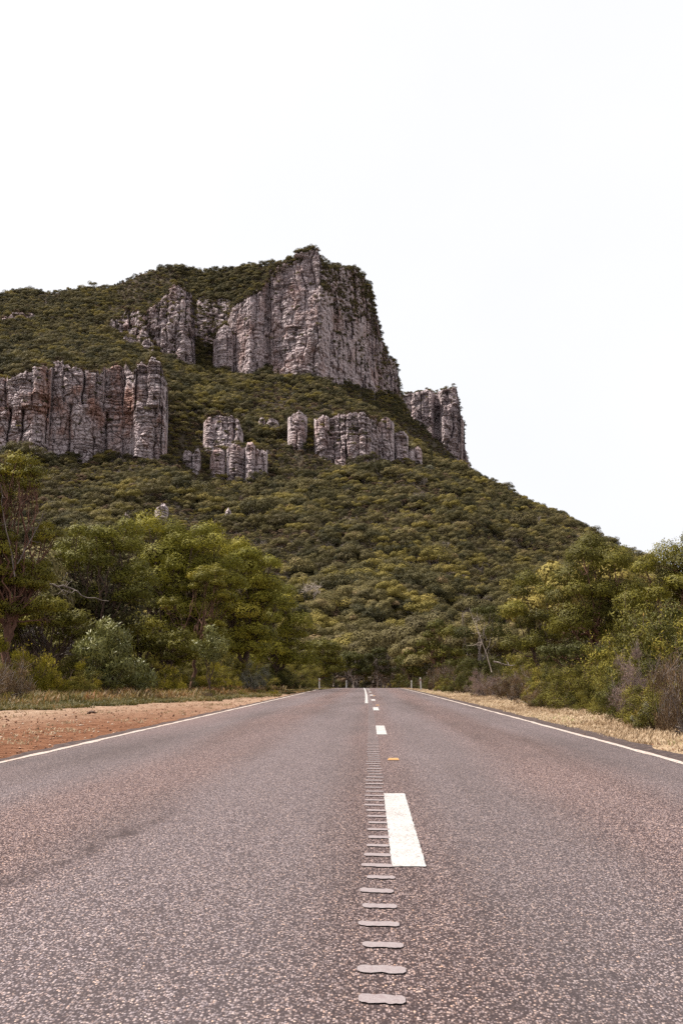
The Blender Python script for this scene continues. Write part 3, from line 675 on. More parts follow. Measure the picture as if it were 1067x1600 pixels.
for i in range(7): VAR.append(far_tree(100+i, 6.4+.7*(i % 3), 6.2+.8*(i % 4), 6+i % 4, 300, .40, ['leaf_far', 'leaf_far', 'leaf_scrub', 'leaf_far', 'leaf_lime', 'leaf_scrub', 'leaf_far'][i], 'bark_dead'))
VAR.append(far_tree(120, 5, 5, 18, 80, .4, 'leaf_rust', 'bark_dead'))
VAR.append(far_tree(121, 4.5, 5.5, 20, 85, .4, 'leaf_rust', 'bark_dead'))
VAR.append(far_tree(122, 6.5, 4.5, 15, 0, .4, 'leaf_far', 'bark_dead', dead=True))
VAR.append(far_tree(123, 5.2, 5.4, 20, 95, .4, 'leaf_grey', 'bark_pale'))
VMID = []
for i in range(5): VMID.append(far_tree(140+i, 6.2+.6*(i % 3), 6.0+.7*(i % 3), 9+i, 800, .25, ['leaf_far', 'leaf_far', 'leaf_scrub', 'leaf_far', 'leaf_lime'][i], 'bark_dead'))
VMID.append(far_tree(150, 4.6, 5, 22, 190, .24, 'leaf_rust', 'bark_dead'))
VMID.append(far_tree(151, 6.5, 4.6, 22, 0, .3, 'leaf_far', 'bark_pale', dead=True))
VMID.append(far_tree(152, 5.2, 4.8, 22, 200, .24, 'leaf_gum', 'bark_pale'))

def in_cliff(px, D, z):
    bad = np.zeros(len(px), bool)
    for cpx, d0, d1, zt, zb, bt in cliff_masks:
        i = (px > cpx[0]) & (px < cpx[-1])
        if not i.any(): continue
        a = np.interp(px[i], cpx, d0)+bt*np.maximum(z[i]-np.interp(px[i], cpx, zb), 0); b = np.interp(px[i], cpx, d1); zz = np.interp(px[i], cpx, zt)
        bad[i] |= (D[i] > a-1.0) & (D[i] < b) & (z[i] < zz-.5)
        # keep the face itself clear of crowns standing right at its foot
        zf = np.interp(px[i], cpx, zb)
        near = (D[i] > a-5) & (D[i] <= a) & (z[i] < zf+16)
        bad[i] |= near & (hsh(np.floor(px[i]*7), np.floor(D[i]*5), 0, 4) < .12)
    return bad
rg = np.random.default_rng(77)
def scatter(n, D0, D1, p0, p1):
    D = np.sqrt(rg.uniform(D0**2, D1**2, n)); px = rg.uniform(p0, p1, n)
    return px, D
# density about one crown per 17 m2 of map area
ang = (1280+430)/F
NA = int(.5*ang*(1200**2-235**2)/12.5)
px, D = scatter(NA, 235, 1200, -430, 1280)
Dr = np.interp(px, _px, _D[3]); okm = (D < Dr+18) & ((D > 800) | (rg.random(NA) < .82))
px, D = px[okm], D[okm]
p2, D2 = scatter(NA*2, 700, 1180, -230, 760)          # steep ground holds more crowns per map area
sl = (terr(p2, D2+3)-terr(p2, D2-3))/6; k2 = (rg.random(len(p2)) < (np.sqrt(1+sl**2)-1)/2) & (D2 < np.interp(p2, _px, _D[3])+6)
px = np.concatenate([px, p2[k2]]); D = np.concatenate([D, D2[k2]])
z = terr(px, D); ok = ~in_cliff(px, D, z); px, D, z = px[ok], D[ok], z[ok]
hd = hdir(px); pos = np.stack([hd[:, 0]*D, hd[:, 1]*D, z-.1], -1)
patch = fbm(pos[:, 0]/45, pos[:, 1]/45, seed=71, n=3)
scl = np.clip((.30+.80*rg.random(len(px))**1.4)*(1+.8*patch), .30+.2*(D > 850), 1.6)*np.where(rg.random(len(px)) < .03, 1.5, 1)
scl *= np.where(D > 850, .85, 1.0)*np.where((px > 640) & (D > np.interp(px, _px, _D[1])), .75, 1)
bare = fbm(pos[:, 0]/60+9, pos[:, 1]/60, seed=73, n=3)
u = rg.random(len(px))
var = np.where(u < .86, rg.integers(0, 7, len(px)), np.where(u < .955, rg.integers(7, 9, len(px)), np.where(u < .985, 9, 0)))
hue = fbm(pos[:, 0]/28, pos[:, 1]/28, seed=75, n=3)
var = np.where((hue > .16) & (rg.random(len(px)) < .25) & (var < 7), 4, var); var = np.where((hue < -.12) & (rg.random(len(px)) < .35) & (var < 7), rg.choice([2, 5], len(px)), var)
var = np.where((patch < -.2) & (rg.random(len(px)) < .4), rg.choice([7, 8, 8, 8, 9], len(px)), var)
var = np.where(rg.random(len(px)) < .004, 10, var)
P = pos; Sx = scl; Vx = var
if ledge_pts:
    lp = np.array(ledge_pts); P = np.concatenate([P, lp[:, :3]]); Sx = np.concatenate([Sx, lp[:, 3]]); Vx = np.concatenate([Vx, rg.integers(0, 9, len(lp))])
p3, D3 = scatter(30000, 235, 760, -230, 1280); z3 = terr(p3, D3); k3 = ~in_cliff(p3, D3, z3) & (D3 < np.interp(p3, _px, _D[3])); p3, D3, z3 = p3[k3], D3[k3], z3[k3]; h3 = hdir(p3)
P = np.concatenate([P, np.stack([h3[:, 0]*D3, h3[:, 1]*D3, z3-.3], -1)]); Sx = np.concatenate([Sx, rg.uniform(.14, .36, len(p3))]); Vx = np.concatenate([Vx, rg.choice([0, 2, 5, 7, 8, 4], len(p3))])
# the ones that show largest become trees of their own
dist = np.linalg.norm(P, axis=1); ppx, ppy = pix(P)
vis = (ppx > -15) & (ppx < 1085)
order = np.argsort(np.where(vis, dist/np.maximum(Sx, .3), 1e9))
own = np.zeros(len(P), bool); own[order[:170]] = True
own &= (dist < 420) & (Sx > .4)
for i in np.nonzero(own)[0]:
    v = int(Vx[i]); k_ = 5 if v in (7, 8) else 6 if v == 9 else 7 if v == 10 else v % 5
    zone = 'at the left above the roadside gums' if ppx[i] < 200 else 'below the central rock pillars' if ppx[i] < 450 else 'below the middle cliff band' if ppx[i] < 620 else 'above the right guide posts' if ppx[i] < 780 else 'above the tall right gums'
    lab = ['rounded olive eucalyptus low on the forested slope', 'rusty brown bush low on the forested slope', 'bare dead tree standing low on the forested slope', 'fresh green eucalyptus low on the forested slope'][0 if k_ < 5 else k_-4].replace('low on the forested slope', 'low on the forested slope '+zone)
    o = link('dead_tree' if k_ == 6 else 'eucalyptus_tree', VMID[k_], loc=P[i], label=lab, category='tree', group=lab.replace('low on the', 'spread over the'))
    s_ = float(Sx[i]); o.scale = (s_, s_, s_*random.Random(int(i)).uniform(.85, 1.2)); o.rotation_euler.z = random.Random(int(i)+5).uniform(0, 6.28)
P, Sx, Vx = P[~own], Sx[~own], Vx[~own]
# ---- the forest mass : one object of instanced crowns
vc = bpy.data.collections.new('forest_variants')
for i, me in enumerate(VAR):
    o = bpy.data.objects.new('crown_variant_%02d' % i, me); vc.objects.link(o)
fm = bpy.data.meshes.new('forest'); fm.vertices.add(len(P)); fm.vertices.foreach_set('co', P.astype(np.float32).ravel())
for nme, arr, ty in (('vsc', Sx, 'FLOAT'), ('vrz', rg.uniform(0, 6.28, len(P)), 'FLOAT'), ('vid', Vx, 'INT')):
    a = fm.attributes.new(nme, ty, 'POINT'); a.data.foreach_set('value', arr.astype(np.float32 if ty == 'FLOAT' else np.int32))
fo = link('hillside_forest', fm, kind='stuff', label='dense olive eucalyptus forest covering the whole mountainside')
ng = bpy.data.node_groups.new('scatter', 'GeometryNodeTree')
ng.interface.new_socket('Geometry', in_out='INPUT', socket_type='NodeSocketGeometry'); ng.interface.new_socket('Geometry', in_out='OUTPUT', socket_type='NodeSocketGeometry')
gi_ = ng.nodes.new('NodeGroupInput'); go_ = ng.nodes.new('NodeGroupOutput')
mp = ng.nodes.new('GeometryNodeMeshToPoints'); ip_ = ng.nodes.new('GeometryNodeInstanceOnPoints'); ci = ng.nodes.new('GeometryNodeCollectionInfo')
ci.inputs['Collection'].default_value = vc; ci.inputs['Separate Children'].default_value = True; ci.inputs['Reset Children'].default_value = True
def nattr(nm, ty):
    a = ng.nodes.new('GeometryNodeInputNamedAttribute'); a.data_type = ty; a.inputs['Name'].default_value = nm; return [q for q in a.outputs if q.enabled][0]
cx = ng.nodes.new('ShaderNodeCombineXYZ'); ng.links.new(nattr('vrz', 'FLOAT'), cx.inputs[2])
e2r = ng.nodes.new('FunctionNodeEulerToRotation'); ng.links.new(cx.outputs[0], e2r.inputs[0])
ng.links.new(gi_.outputs[0], mp.inputs[0]); ng.links.new(mp.outputs[0], ip_.inputs['Points']); ng.links.new(ci.outputs[0], ip_.inputs['Instance'])
ip_.inputs['Pick Instance'].default_value = True; ng.links.new(nattr('vid', 'INT'), ip_.inputs['Instance Index'])
ng.links.new(e2r.outputs[0], ip_.inputs['Rotation']); ng.links.new(nattr('vsc', 'FLOAT'), ip_.inputs['Scale']); ng.links.new(ip_.outputs[0], go_.inputs[0])
md = fo.modifiers.new('scatter', 'NODES'); md.node_group = ng
print('forest', len(P), 'ledge', len(ledge_pts))
#NEAR

# ================================================================== ROADSIDE TREES AND SHRUBS
def wp(px, py, D): return pt(np.array(float(px)), np.array(float(py)), D)
def gum(name, label, base, lobes, D, seed, leaf='leaf_gum', bark='bark_brown', r0=.14, clump_m=.62, per=430, L=.13, Wd=.040, fork=.3, limbs=5, group=None, base_py=None, base_D=None, depth=1.0, tint=.45, dens=1.0, droop=.35, category='tree', low=-.35, bare=0, flat=.80, gap=1.05):
    """lobes: crown outline as pixel ellipses (px, py, rx, ry) seen at distance D; each becomes a solid of leaf clumps"""
    rg = np.random.default_rng(seed); mpp = D/F*1.01; cl = []
    bD = base_D or D; bx = float(wp(base, 1060, bD)[0]); by = float(wp(base, 1060, bD)[1]); b = np.array([bx, by, gz(bx, by)])
    right = np.array([cy_, sy_, 0]); dep = np.array([-sy_, cy_, 0])
    for lo in lobes:
        lx, ly, rx, ry = lo[:4]; c = wp(lx, ly, D); rx *= mpp; ry *= mpp; rd = max(rx, ry)*.9*depth
        if len(lo) > 4: c = c+dep*lo[4]
        nn = int(dens*3.1*(rx*ry+rx*rd+ry*rd)/3/(clump_m**2)*1.25)+2; t = 0; mine = []
        while len(mine) < nn and t < nn*14:
            t += 1; d = rdirs(1, rg)[0]
            if d[2] < -.75: continue
            k_ = rg.uniform(.70, 1.0) if rg.random() < .8 else rg.uniform(.3, .7)
            r = clump_m*rg.uniform(.7, 1.35)
            p = c+(right*d[0]*max(rx-r*.8, .1)+dep*d[1]*max(rd-r*.8, .1)+np.array([0, 0, 1])*d[2]*max(ry-r*.6, .1))*k_
            if p[2] < b[2]+.5: continue
            if all(np.linalg.norm(p-q[:3]) > .62*(r+q[3])*gap for q in mine): mine.append(np.array([*p, r])); cl.append(mine[-1])
    cl = np.array(cl)-np.array([*b, 0])
    br = MB(); lf = MB(); branches(br, (0, 0, 0), cl, rg, r0, fork=fork, limbs=limbs)
    bare_i = rg.random(len(cl)) < bare
    for q, bz in zip(cl, bare_i):
        if bz:
            for _ in range(9): br.tube(curve(q[:3]*.97, q[:3]+rdirs(1, rg)[0]*q[3]*1.3, rg, 5, 0, .12), [.018, .014, .011, .008, .004], 3)
            continue
        puff(lf, q[:3], q[3], int(1.45*per*(q[3]/clump_m)**2*rg.uniform(.75, 1.2)), L, Wd, rg, tint+.10*rg.normal(), flat=flat, droop=droop, low=low, shell=.6, tv=.09, nb=.85)
    root = link(name, None, loc=b, label=label, category=category, group=group)
    link('trunk', br.mesh('trunk', M[bark]), root); link('crown', lf.mesh('crown', M[leaf], smooth=False), root)
    return root
G = 'leafy gum trees along the roadside'
# ---- left side
gum('gum_tree', 'tall thin crowned gum at the left edge with bare pale upper limbs', 18, [(32, 742, 42, 38), (-20, 770, 45, 60), (-30, 860, 60, 60), (45, 905, 45, 38), (70, 838, 30, 24), (5, 960, 40, 26), (20, 915, 34, 26), (60, 955, 34, 24)], 46, 201, 'leaf_gum', 'bark_red', r0=0.192, clump_m=0.537, per=300, L=0.153, Wd=0.043, dens=2.00, bare=.12, tint=.45, fork=.35, group=G, gap=.90)
gum('gum_tree', 'open dull green gum with dead twigs beside the thin left edge gum', 150, [(135, 868, 60, 48), (190, 845, 45, 35), (110, 930, 50, 40), (205, 920, 50, 45)], 56, 202, 'leaf_gum_bright', 'bark_brown', r0=0.187, clump_m=0.840, per=560, Wd=0.047, L=0.163, bare=.15, tint=.30, dens=1.12, group=G, gap=.90)
gum('gum_tree', 'broad tallest domed gum in the middle of the left roadside', 260, [(245, 838, 58, 36), (310, 850, 56, 38), (262, 900, 70, 55), (330, 905, 60, 48), (285, 960, 60, 45), (250, 1010, 50, 30), (330, 1000, 45, 36)], 66, 203, 'leaf_gum_bright', 'bark_brown', r0=0.283, clump_m=1.120, per=900, L=0.177, Wd=0.053, tint=.42, dens=1.35, group=G, gap=.90)
gum('gum_tree', 'bright lime green domed gum leaning toward the road', 385, [(365, 870, 50, 36), (405, 898, 42, 42), (380, 940, 55, 50), (340, 935, 45, 45), (415, 935, 40, 40), (385, 1000, 55, 42)], 72, 204, 'leaf_gum_bright', 'bark_brown', r0=0.232, clump_m=1.103, per=850, L=0.186, Wd=0.056, tint=.55, dens=1.35, group=G, gap=.90)
gum('gum_tree', 'sloping bright green gum next down the road from the lime domed one', 430, [(432, 960, 42, 36), (462, 985, 32, 32), (420, 1015, 50, 38), (470, 1030, 34, 30), (440, 930, 26, 26)], 80, 205, 'leaf_gum_bright', 'bark_brown', r0=0.178, clump_m=1.056, per=760, L=0.189, Wd=0.056, tint=.45, dens=1.35, group=G, gap=.90)
gum('gum_tree', 'young gum with a leaning bare pink trunk in front of the left dome', 297, [(325, 905, 36, 26), (345, 940, 30, 24), (262, 945, 22, 18), (340, 985, 22, 26), (315, 1010, 22, 26)], 62, 206, 'leaf_gum', 'bark_red', r0=0.109, clump_m=0.511, per=330, Wd=0.049, L=0.158, tint=.55, dens=1.00, group=G, fork=.45)
gum('gum_tree', 'low dark gum below the thin left edge gum', 80, [(60, 960, 60, 34), (120, 985, 45, 30), (10, 1000, 50, 30)], 50, 207, 'leaf_gum', 'bark_brown', r0=0.150, clump_m=0.625, per=330, Wd=0.050, L=0.163, tint=.35, bare=.2, dens=1.35, group=G, gap=.90)
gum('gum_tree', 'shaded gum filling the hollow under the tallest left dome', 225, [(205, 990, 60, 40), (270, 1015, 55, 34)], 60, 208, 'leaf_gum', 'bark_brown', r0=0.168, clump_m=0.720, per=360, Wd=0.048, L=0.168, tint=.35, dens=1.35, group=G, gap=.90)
gum('gum_tree', 'round olive gum near the left end of the crest', 500, [(505, 1018, 32, 24), (520, 1045, 28, 20)], 104, 209, 'leaf_gum', 'bark_brown', r0=.14, clump_m=.8, per=300, L=.2, Wd=.07, tint=.4, dens=1.35, group=G, gap=.90)
gum('gum_tree', 'small olive gum beyond the left crest guide post', 552, [(548, 1034, 24, 20), (566, 1050, 20, 14)], 128, 210, 'leaf_gum_dark', 'bark_pale', r0=.12, clump_m=.8, per=260, L=.24, Wd=.09, tint=.55, dens=1.35, group=G, gap=.90)
gum('gum_tree', 'dark twiggy gum straight beyond the centre of the crest', 588, [(590, 1036, 26, 26), (608, 1048, 22, 18)], 138, 211, 'leaf_gum_dark', 'bark_dead', r0=.12, clump_m=.8, per=200, L=.24, Wd=.09, tint=.3, bare=.3, dens=1.35, group=G, gap=.90)
# ---- right side
gum('gum_tree', 'tallest dense gum on the right with a notched round top', 950, [(940, 872, 62, 40), (900, 915, 62, 46), (965, 930, 62, 50), (915, 975, 70, 45), (985, 985, 60, 45)], 42, 221, 'leaf_gum', 'bark_red', r0=.2, clump_m=.82, per=1500, L=.10, Wd=.034, tint=.28, group=G)
gum('gum_tree', 'gum at the right edge with a thin topmost branch', 1040, [(1010, 900, 42, 36), (1060, 905, 50, 42), (1050, 960, 60, 50), (1100, 900, 60, 70), (1050, 872, 34, 20), (1000, 950, 40, 40)], 37, 222, 'leaf_gum', 'bark_red', r0=.17, clump_m=.74, per=1300, L=.10, Wd=.034, tint=.28, group=G)
gum('gum_tree', 'rounded yellow green gum left of the tallest right one', 850, [(835, 915, 40, 28), (812, 950, 36, 34), (850, 985, 48, 40), (820, 1010, 40, 30)], 50, 223, 'leaf_gum', 'bark_brown', r0=.14, clump_m=.80, per=1150, L=.12, tint=.28, group=G)
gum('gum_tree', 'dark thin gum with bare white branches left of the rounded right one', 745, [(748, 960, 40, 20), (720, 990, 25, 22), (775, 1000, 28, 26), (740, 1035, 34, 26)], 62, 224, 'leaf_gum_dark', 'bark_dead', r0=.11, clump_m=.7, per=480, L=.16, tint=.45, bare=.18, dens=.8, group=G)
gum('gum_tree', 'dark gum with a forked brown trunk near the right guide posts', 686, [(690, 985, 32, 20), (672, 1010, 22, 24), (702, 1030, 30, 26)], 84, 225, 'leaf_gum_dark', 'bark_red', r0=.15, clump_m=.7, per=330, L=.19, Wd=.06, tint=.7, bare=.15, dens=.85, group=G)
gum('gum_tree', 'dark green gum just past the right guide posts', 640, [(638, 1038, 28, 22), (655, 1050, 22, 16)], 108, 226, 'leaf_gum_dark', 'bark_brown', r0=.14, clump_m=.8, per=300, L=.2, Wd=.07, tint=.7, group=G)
gum('gum_tree', 'shaded gum low behind the right hand shrubs', 930, [(890, 1025, 60, 30), (970, 1030, 55, 32), (1030, 1030, 50, 30)], 36, 227, 'leaf_gum_dark', 'bark_red', r0=.12, clump_m=.5, per=330, L=.12, tint=.5, group=G)  # dark leaf colour paints in the shadow gap between shrubs and upper crowns
# ---- the two saplings with long hanging leaves
def sapling(label, px, top, bot, D, seed, w, group=None):
    mpp = D/F; lobes = [(px+w*.1, top+(bot-top)*.25, w*.34, (bot-top)*.2), (px-w*.15, top+(bot-top)*.5, w*.42, (bot-top)*.22), (px+w*.22, top+(bot-top)*.6, w*.38, (bot-top)*.24), (px, top+(bot-top)*.76, w*.36, (bot-top)*.18)]
    return gum('gum_sapling', label, px, lobes, D, seed, 'leaf_long', 'bark_brown', r0=.05, clump_m=.52, per=230, L=.24, Wd=.05, tint=.5, dens=1.5, droop=.9, fork=.2, limbs=4, group=group, category='sapling', low=-.8, flat=1.0)
sapling('sapling with long blue green hanging leaves and orange new tips', 165, 955, 1088, 48, 241, 96)
sapling('second smaller sapling of blue green leaves below the leaning pink trunk', 328, 972, 1040, 58, 242, 50)
sapling('bright leaved young sapling low beside the larger blue green one', 215, 1030, 1090, 50, 243, 60)

# ---- shrubs : a few kinds, copied
def shrub_mesh(seed, w, h, n, per, L, Wd, tint=.5, flat=.9, up=False, cm=.3):
    rg = np.random.default_rng(seed); lf = MB(); br = MB(); cl = []
    for _ in range(n*6):
        if len(cl) >= n: break
        d = rdirs(1, rg)[0]; d[2] = abs(d[2]); k_ = rg.uniform(.55, 1)
        lb = 1+.35*math.sin(3*math.atan2(d[1], d[0])+seed)+.2*rg.normal(); p = np.array([d[0]*w*.5*k_*lb, d[1]*w*.5*k_*lb, h*(.12+.70*d[2]*k_*lb)]); r = cm*rg.uniform(.7, 1.35)
        if all(np.linalg.norm(p-q[:3]) > .5*(r+q[3]) for q in cl): cl.append(np.array([*p, r]))
    cl = np.array(cl)
    for q in cl:
        st = np.array([q[0]*.12, q[1]*.12, -.05]); br.tube(curve(st, q[:3], rg, 5, -.05, .05), [.022, .017, .013, .009, .004], 4)
        for _ in range(4 if not up else 9): br.tube(curve(q[:3], q[:3]+rdirs(1, rg)[0]*q[3]*1.1+[0, 0, .25*up], rg, 4, 0, .08), [.007, .006, .004, .002], 3)
        puff(lf, q[:3], q[3], int(1.5*per*rg.uniform(.7, 1.2)), L, Wd, rg, tint+.12*rg.normal(), flat=flat, droop=-1.1 if up else .1, low=-.7, shell=.4, tv=.11, nb=.75)
        e = q[:3]+np.array([rg.normal()*.15, rg.normal()*.15, q[3]*rg.uniform(.9, 2.0)]); br.tube(curve(q[:3], e, rg, 4, 0, .05), [.006, .005, .004, .002], 3)
        tq = rg.random((int(per*.12), 1)); leaves(lf, q[:3]*(1-tq)+e*tq+rg.normal(size=(len(tq), 3))*.05, (lambda a: a/np.linalg.norm(a, axis=1)[:, None])(rdirs(len(tq), rg)+[0, 0, .8]), L, Wd, rg, np.clip(tint+.15+.1*rg.normal(size=len(tq)), 0, 1))
    return lf, br
SH = {}
for nm, sd_, w, h, n, per, L, Wd, lm, bm, up, cm in [
    ('round', 301, 2.6, 1.7, 40, 330, .060, .022, 'leaf_shrub', 'bark_brown', False, .32),
    ('loose', 302, 2.2, 1.9, 30, 240, .085, .026, 'leaf_shrub', 'bark_brown', False, .34),
    ('dark', 303, 2.8, 2.1, 40, 330, .065, .024, 'leaf_gum_dark', 'bark_brown', False, .36),
    ('brown', 304, 2.4, 1.4, 36, 260, .070, .018, 'leaf_brown', 'bark_dead', True, .30),
    ('heath', 305, 2.4, 2.0, 34, 280, .085, .014, 'leaf_heath', 'bark_dead', True, .32),
    ('yellow', 306, 1.9, 1.1, 26, 260, .075, .022, 'leaf_yellow', 'bark_brown', True, .26),
    ('grey', 307, 1.6, 1.5, 20, 200, .055, .030, 'leaf_grey', 'bark_pale', False, .24)]:
    lf, br = shrub_mesh(sd_, w, h, n, per, L, Wd, up=up, cm=cm)
    SH[nm] = (lf.mesh('foliage', M[lm], smooth=False), br.mesh('stems', M[bm]), w, h)
def shrub(kind, px, top, D, label, wpx=None, group=None, sd_=0):
    f, b, w, h = SH[kind]; g = wp(px, 1060, D); x, y = float(g[0]), float(g[1]); z = gz(x, y)
    hh = max(.3, float(wp(px, top, D)[2])-z); ww = (wpx*D/F) if wpx else w*hh/h
    r = link('shrub', None, loc=(x, y, z), label=label, category='shrub', group=group); r.rotation_euler.z = (px*7+D*3+sd_) % 6.28; r.scale = (ww/w, ww/w, hh/h)
    link('foliage', f, r); link('stems', b, r); return r
# singled out ones
shrub('round', 882, 1042, 31, 'large round yellow green shrub below the tall right gum', 86)
shrub('heath', 1008, 1012, 22, 'feathery purple brown heath bush at the right edge', 92)
shrub('brown', 1075, 1022, 17.5, 'dark brown shrub cut by the right edge of the picture', 110)
shrub('loose', 1030, 1070, 19, 'loose olive shrub in front of the purple brown heath bush', 90)
shrub('round', 965, 1052, 25, 'fresh green shrub between the round shrub and the heath bush', 54)
shrub('grey', 1000, 1096, 19.5, 'small wispy grey shrub at the right grass edge', 34)
shrub('brown', 795, 1048, 42, 'russet brown shrub under the gum with white branches', 60)
shrub('brown', 850, 1072, 32, 'low brown shrub left of the large round one', 60)
shrub('heath', 760, 1048, 50, 'greyish pink heath shrub near the right guide posts', 50)
shrub('dark', 722, 1030, 60, 'dark green shrub nearest the right guide posts', 50)
shrub('brown', 690, 1038, 72, 'rusty shrub behind the taller right guide post', 36)
shrub('yellow', 82, 1040, 47, 'yellow green bushy shrub left of the blue green sapling', 84)
shrub('brown', -5, 1030, 40, 'orange brown bush at the left edge of the picture', 90)
shrub('grey', 395, 1030, 66, 'pale grey leaved shrub at the foot of the lime green gum', 38)
shrub('loose', 130, 1052, 46, 'loose green shrub at the foot of the blue green sapling', 60)
shrub('yellow', 255, 1050, 54, 'leafy light green shrub right of the young bright sapling', 60)
# the thickets
rg = np.random.default_rng(9)
gl = 'shrubs crowded along the left verge'; gr_ = 'shrubs crowded along the right verge'
LB = {'round': 'dense green shrub', 'loose': 'open branched green shrub', 'dark': 'dark leaved shrub', 'brown': 'dry brown shrub', 'heath': 'wispy pinkish heath shrub', 'yellow': 'yellow green shrub', 'grey': 'grey leaved shrub'}
def row(pxs, edgeD, kinds, pr, side, g, hrange, offs):
    for px in pxs:
        for off in offs:
            D = edgeD(px)*off*rg.uniform(.96, 1.06); k_ = kinds[int(rg.choice(len(kinds), p=pr))]
            h = rg.uniform(*hrange)*(1+.35*(off-1)*4)
            p = px+rg.uniform(-10, 10); g0 = wp(p, 1060, D); z = gz(float(g0[0]), float(g0[1]))
            tp = pix(np.array([g0[0], g0[1], z+h]))[1]
            zn = ('below the left edge gum' if p < 90 else 'around the blue green sapling' if p < 240 else 'below the tallest left dome' if p < 350 else 'below the lime domed gum') if side == 'left' else ('near the right guide posts' if p < 745 else 'below the rounded right gum' if p < 880 else 'below the tallest right gum' if p < 985 else 'around the heath bush at the right edge')
            shrub(k_, p, float(tp), D, '%s %s %s' % (LB[k_], 'at the grass edge' if off < 1.1 else 'deep in the thicket', zn), None, g+' '+zn, rg.integers(0, 99))
edL = lambda p: np.interp(p, [-80, 0, 100, 250, 340, 430, 480, 505], [42, 46, 53, 60, 66, 75, 85, 97])
edR = lambda p: np.interp(p, [620, 650, 680, 720, 760, 850, 950, 1067, 1120], [98, 88, 74, 62, 53, 34, 24.5, 18.5, 17])
row(np.arange(-60, 440, 21), edL, ['loose', 'yellow', 'round', 'brown'], [.3, .25, .2, .25], 'left', gl, (.25, .65), (.78, .88, .96))
row(np.arange(-60, 478, 22), edL, ['round', 'loose', 'dark', 'yellow', 'brown'], [.38, .27, .12, .13, .10], 'left', gl, (1.1, 2.2), (1.03, 1.15))
row(np.arange(-60, 485, 34), edL, ['round', 'loose', 'dark', 'grey'], [.3, .3, .35, .05], 'left', gl, (2.3, 3.4), (1.28, 1.45))
row(np.arange(640, 1110, 30), edR, ['round', 'loose', 'dark', 'brown', 'heath'], [.28, .20, .28, .20, .04], 'right', gr_, (.55, 1.15), (1.03, 1.15))
row(np.arange(630, 1120, 36), edR, ['round', 'loose', 'dark', 'brown'], [.25, .2, .45, .1], 'right', gr_, (1.0, 1.6), (1.28, 1.5))
for xx_, yy_, k_, lb in ((7.6, 13.5, 'brown', 'brown'), (8.4, 10, 'round', 'green'), (7.9, 6.5, 'dark', 'dark'), (9.6, 3.5, 'loose', 'olive'), (10.5, 12, 'dark', 'dark'), (11.5, 7.5, 'round', 'green')):
    f, b, w, h = SH[k_]; r = link('shrub', None, loc=(xx_, yy_, gz(xx_, yy_)), label='%s shrub beside the near right verge, %s' % (lb, 'close to the grass' if xx_ < 9 else 'set back from the grass'), category='shrub', group='shrubs beside the near right verge'); r.rotation_euler.z = xx_*3
    link('foliage', f, r); link('stems', b, r)
# woodland on the flat behind both verges and beyond the crest
n_ = 0
for i in range(2600):
    if n_ >= 190: break
    D = math.sqrt(rg.uniform(50**2, 240**2)); p = rg.uniform(-60, 1160); g0 = wp(p, 1060, D); x, y = float(g0[0]), float(g0[1]); c = float(cshift(y))
    if D < 105 and (-(14+D*.02) < x-c < 11): continue
    if D < 160 and -5.5 < x-c < 5: continue
    v = [0, 1, 2, 3, 4, 7, 5][int(rg.choice(7, p=[.20, .20, .27, .20, .02, .06, .05]))]
    o = link('eucalyptus_tree', VMID[v], loc=(x, y, gz(x, y)), category='tree', label='rounded olive eucalyptus in the flat woodland beyond the road' if v < 5 else 'rusty brown bush in the flat woodland beyond the road' if v == 5 else 'fresh green eucalyptus in the flat woodland beyond the road', group='eucalyptus in the flat woodland')
    q_ = 'behind the left edge gum' if p < 100 else 'behind the tallest left dome' if p < 330 else 'behind the lime domed gum' if p < 500 else 'straight beyond the crest' if p < 630 else 'behind the right guide posts' if p < 760 else 'behind the rounded right gum' if p < 900 else 'behind the tallest right gum'
    o['label'] = o['label'].replace('in the flat woodland beyond the road', 'in the flat woodland '+q_); o['group'] = o['group']+' '+q_
    s_ = rg.uniform(.75, 1.25); o.scale = (s_, s_, s_*rg.uniform(.9, 1.2)); o.rotation_euler.z = rg.uniform(0, 6.28); n_ += 1

# ================================================================== GRASS, GRAVEL
def tufts(name, xs, ys, zs, hts, nb, mt, label, rg, wd=.006, spread=.10, tb=.35):
    n = len(xs)*nb; i = np.repeat(np.arange(len(xs)), nb)
    a = rg.uniform(0, 2*math.pi, n); r = spread*np.sqrt(rg.random(n)); x = xs[i]+r*np.cos(a); y = ys[i]+r*np.sin(a); z = zs[i]-.01
    h = hts[i]*rg.uniform(.5, 1.2, n); ln = rg.uniform(.2, 1.0, n)*h; a2 = rg.uniform(0, 2*math.pi, n); dx, dy = np.cos(a2), np.sin(a2)
    w = wd*rg.uniform(.6, 1.5, n)*(1+ys[i]/18); sx, sy = -dy*w, dx*w
    b0 = np.stack([x-sx, y-sy, z], -1); b1 = np.stack([x+sx, y+sy, z], -1)
    m0 = np.stack([x+dx*ln*.35-sx*.7, y+dy*ln*.35-sy*.7, z+h*.6], -1); m1 = np.stack([x+dx*ln*.35+sx*.7, y+dy*ln*.35+sy*.7, z+h*.6], -1)
    t0 = np.stack([x+dx*ln, y+dy*ln, z+h*.92], -1); t1 = t0+np.stack([sx*.2, sy*.2, 0*sx], -1)
    V = np.stack([b0, b1, m1, m0, t1, t0], 1).reshape(-1, 3); k_ = np.arange(n)[:, None]*6
    Q = np.concatenate([k_+np.array([[0, 1, 2, 3]]), k_+np.array([[3, 2, 4, 5]])])
    tint = np.clip(tb+.14*rg.normal(size=len(xs))+.45*fbm(xs*.35, ys*.2, seed=61, n=3), 0, 1)[i]+.08*rg.normal(size=n)
    link(name, mesh(name, V, Q, mt, smooth=False, attrs={'tint': np.repeat(np.clip(tint, 0, 1), 6)}), kind='stuff', label=label)
